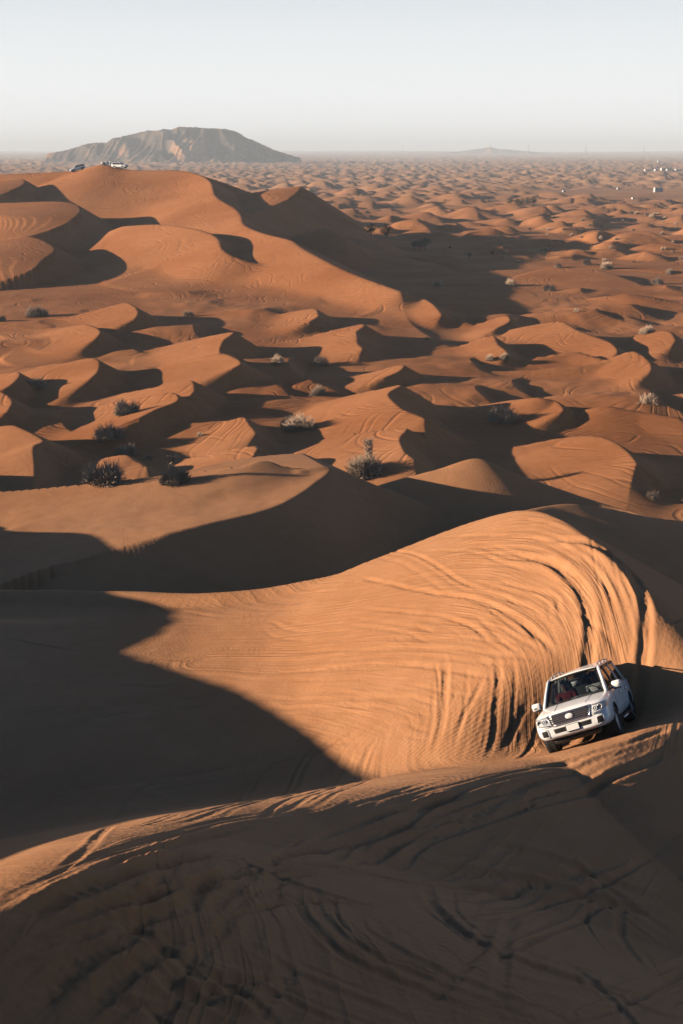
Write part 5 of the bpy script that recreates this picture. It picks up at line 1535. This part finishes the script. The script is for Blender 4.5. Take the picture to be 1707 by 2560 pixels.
# ------------------------------------------------------------------ the party on the big dune
KEEP = {'body', 'grille', 'roof', 'windscreen', 'side_window', 'windscreen_pillar', 'tail_pillar', 'rear_window', 'wheel', 'underside', 'headlight', 'air_intake', 'wing_mirror'}
def car_copy(x, y, yaw, label, group, lift=0.0, pitch=0.0, subs=True):
    e = 1.6
    zc = float(grid_z(x, y))
    gx = (float(grid_z(x + e, y)) - float(grid_z(x - e, y))) / (2 * e); gy = (float(grid_z(x, y + e)) - float(grid_z(x, y - e))) / (2 * e)
    up = Vector((-gx, -gy, 1)).normalized()
    f = Vector((math.cos(yaw), math.sin(yaw), 0)); f = (f - up * f.dot(up)).normalized(); l = up.cross(f)
    M = Matrix((f, l, up)).transposed() @ Matrix.Rotation(-pitch, 3, 'Y')
    r = car.copy(); COL.objects.link(r)
    for k in ('label', 'category'):
        if k in r: del r[k]
    r.matrix_world = Matrix.Translation((x, y, zc + lift)) @ M.to_4x4()
    for ch in [c for c in car.children if c.name.split('.')[0] in KEEP]:
        c2 = ch.copy(); COL.objects.link(c2); c2.parent = r
        if ch.name.split('.')[0] == 'wheel':
            for g in ch.children:
                d = g.copy(); COL.objects.link(d); d.parent = c2
    tag(r, label, 'car', group)
def crest_at(u, y0=380.0, y1=436.0):
    """the highest visible sand in a picture column, between two distances"""
    ys = np.linspace(y0, y1, 120)
    d = ray(u, 400); x = d[0] / d[1] * ys
    z = grid_z(x, ys)
    i = int(np.argmax((z - CAM_Z) / ys))
    return float(x[i]), float(ys[i])
GRP = 'cars parked on the big dune'
x, y = crest_at(182); car_copy(x, y - 1.0, math.radians(200), 'white car parked left of the summit of the big dune', GRP)
x, y = crest_at(247); car_copy(x, y + 2.6, math.radians(185), 'white car half hidden behind the summit of the big dune', GRP)
x, y = crest_at(277); car_copy(x, y - 0.4, math.radians(-20), 'white car nosed up at right on the summit of the big dune', GRP, pitch=.15)
for k, (u, v, lab) in enumerate([(312, 364, 'left one of three tiny white cars below the rocky hill'), (338, 363, 'middle one of three tiny white cars below the rocky hill'), (368, 363, 'right one of three tiny white cars below the rocky hill')]):
    p = march(u, v, 500.0); car_copy(p[0], p[1], math.radians(150 + 70 * k), lab, 'tiny cars below the rocky hill')
def standing_person(x, y, z, yaw, cloth, legs, label, sit=False):
    H = 0.0
    v = [(0, 0, .95, .13, .10), (0, 0, 1.15, .12, .10), (0, 0, 1.36, .13, .10), (0, 0, 1.48, .05, .05), (0.01, 0, 1.55, .07, .075), (0.02, 0, 1.63, .09, .075), (0.01, 0, 1.70, .07, .06)]
    e = [(i, i + 1) for i in range(6)]
    cv = [(0, 0, .93, .16, .12), (0, 0, 1.15, .145, .115), (0, 0, 1.36, .15, .12), (0, 0, 1.45, .07, .07)]; ce = [(0, 1), (1, 2), (2, 3)]
    lv, le = [(0, 0, .97, .15, .11)], []
    for sg in (1, -1):
        sh, el, wr = (0, sg * .19, 1.40), (.02, sg * .25, 1.12), (.10, sg * .24, .90)
        v += [(*sh, .055, .055), (*el, .042, .042), (*wr, .03, .03)]; k = len(v) - 3; e += [(2, k), (k, k + 1), (k + 1, k + 2)]
        hand_fingers(v, e, k + 2, wr, (.25, 0, -1), (1, 0, 0), -.01)
        cv += [(*sh, .075, .075), (*el, .06, .06), (wr[0], wr[1], wr[2] + .05, .05, .05)]; k = len(cv) - 3; ce += [(2, k), (k, k + 1), (k + 1, k + 2)]
        kn, an, to = ((.42, sg * .12, .92), (.45, sg * .12, .50), (.58, sg * .12, .46)) if sit else ((.03, sg * .10, .52), (-.02, sg * .11, .08), (.14, sg * .12, .03))
        v += [(0, sg * .09, .90, .085, .085), (*kn, .055, .055), (*an, .04, .04), (*to, .035, .03)]; k = len(v) - 4; e += [(0, k), (k, k + 1), (k + 1, k + 2), (k + 2, k + 3)]
        lv += [(0, sg * .09, .90, .11, .11), (*kn, .085, .085), (an[0], an[1], an[2] + .06, .07, .07)]; k = len(lv) - 3; le += [(0, k), (k, k + 1), (k + 1, k + 2)]
    o = skin_mesh('person', v, e, SKIN)
    skin_mesh('shirt', cv, ce, cloth, o); skin_mesh('trousers', lv, le, legs, o)
    face_bits(o, (.02, 0, 1.63), (1, 0, 0), .09)
    b = bmesh.new(); bmesh.ops.create_uvsphere(b, u_segments=12, v_segments=8, radius=.105)
    for q in b.verts: q.co = Vector((q.co.x * (1 if q.co.x < 0 else .7), q.co.y * .85, q.co.z * (1 if q.co.z > 0 else .5))) + Vector((-.005, 0, 1.68))
    mesh_obj('hair', b, DARKH, o)
    o.location = (x, y, z - (.80 if sit else 0)); o.rotation_euler = (0, 0, yaw)
    tag(o, label, 'person')
for u, dy, cl, lg, yaw, lab in [(238, -.5, TANC, TANC, 3.6, 'person in tan clothes standing left of the summit cars'), (254, 0, ROBE, ROBE, 4.2, 'person in white standing between the summit cars'), (262, -.6, TANC, BLUEC, 5.0, 'person in tan top and dark trousers by the summit cars'), (269, -1.0, ROBE, BLUEC, 5.4, 'person in white top and dark trousers beside the nosed-up car')]:
    x, y = crest_at(u); standing_person(x, y + dy, float(grid_z(x, y + dy)), yaw, cl, lg, lab)
for u, v, lab in [(281, 387, 'person in white sitting on the slope below the summit, left of two'), (284.5, 387.5, 'person in white sitting on the slope below the summit, right of two')]:
    p = march(u, v, 200.0); standing_person(p[0], p[1], float(grid_z(p[0], p[1])), 4.9, ROBE, ROBE, lab, True)

# ------------------------------------------------------------------ dusty air
def make_haze():
    bm = bmesh.new()
    bmesh.ops.create_cube(bm, size=1)
    x0, x1, y0, y1, z0, z1 = -14000, 14000, -600, 25500, -40, 165
    for v in bm.verts:
        v.co = ((x0, x1)[v.co.x > 0], (y0, y1)[v.co.y > 0], (z0, z1)[v.co.z > 0])
    me = bpy.data.meshes.new('haze'); bm.to_mesh(me); bm.free()
    m = bpy.data.materials.new('dusty_air'); nt = nodes(m)
    out = N(nt, 'ShaderNodeOutputMaterial'); v = N(nt, 'ShaderNodeVolumePrincipled')
    v.inputs['Color'].default_value = (0.74, 0.88, 1.0, 1)
    v.inputs['Density'].default_value = HAZE
    v.inputs['Anisotropy'].default_value = 0.0
    nt.links.new(v.outputs[0], out.inputs['Volume'])
    me.materials.append(m)
    tag(link('haze', me), kind='stuff')
HAZE = 0.00016
make_haze()
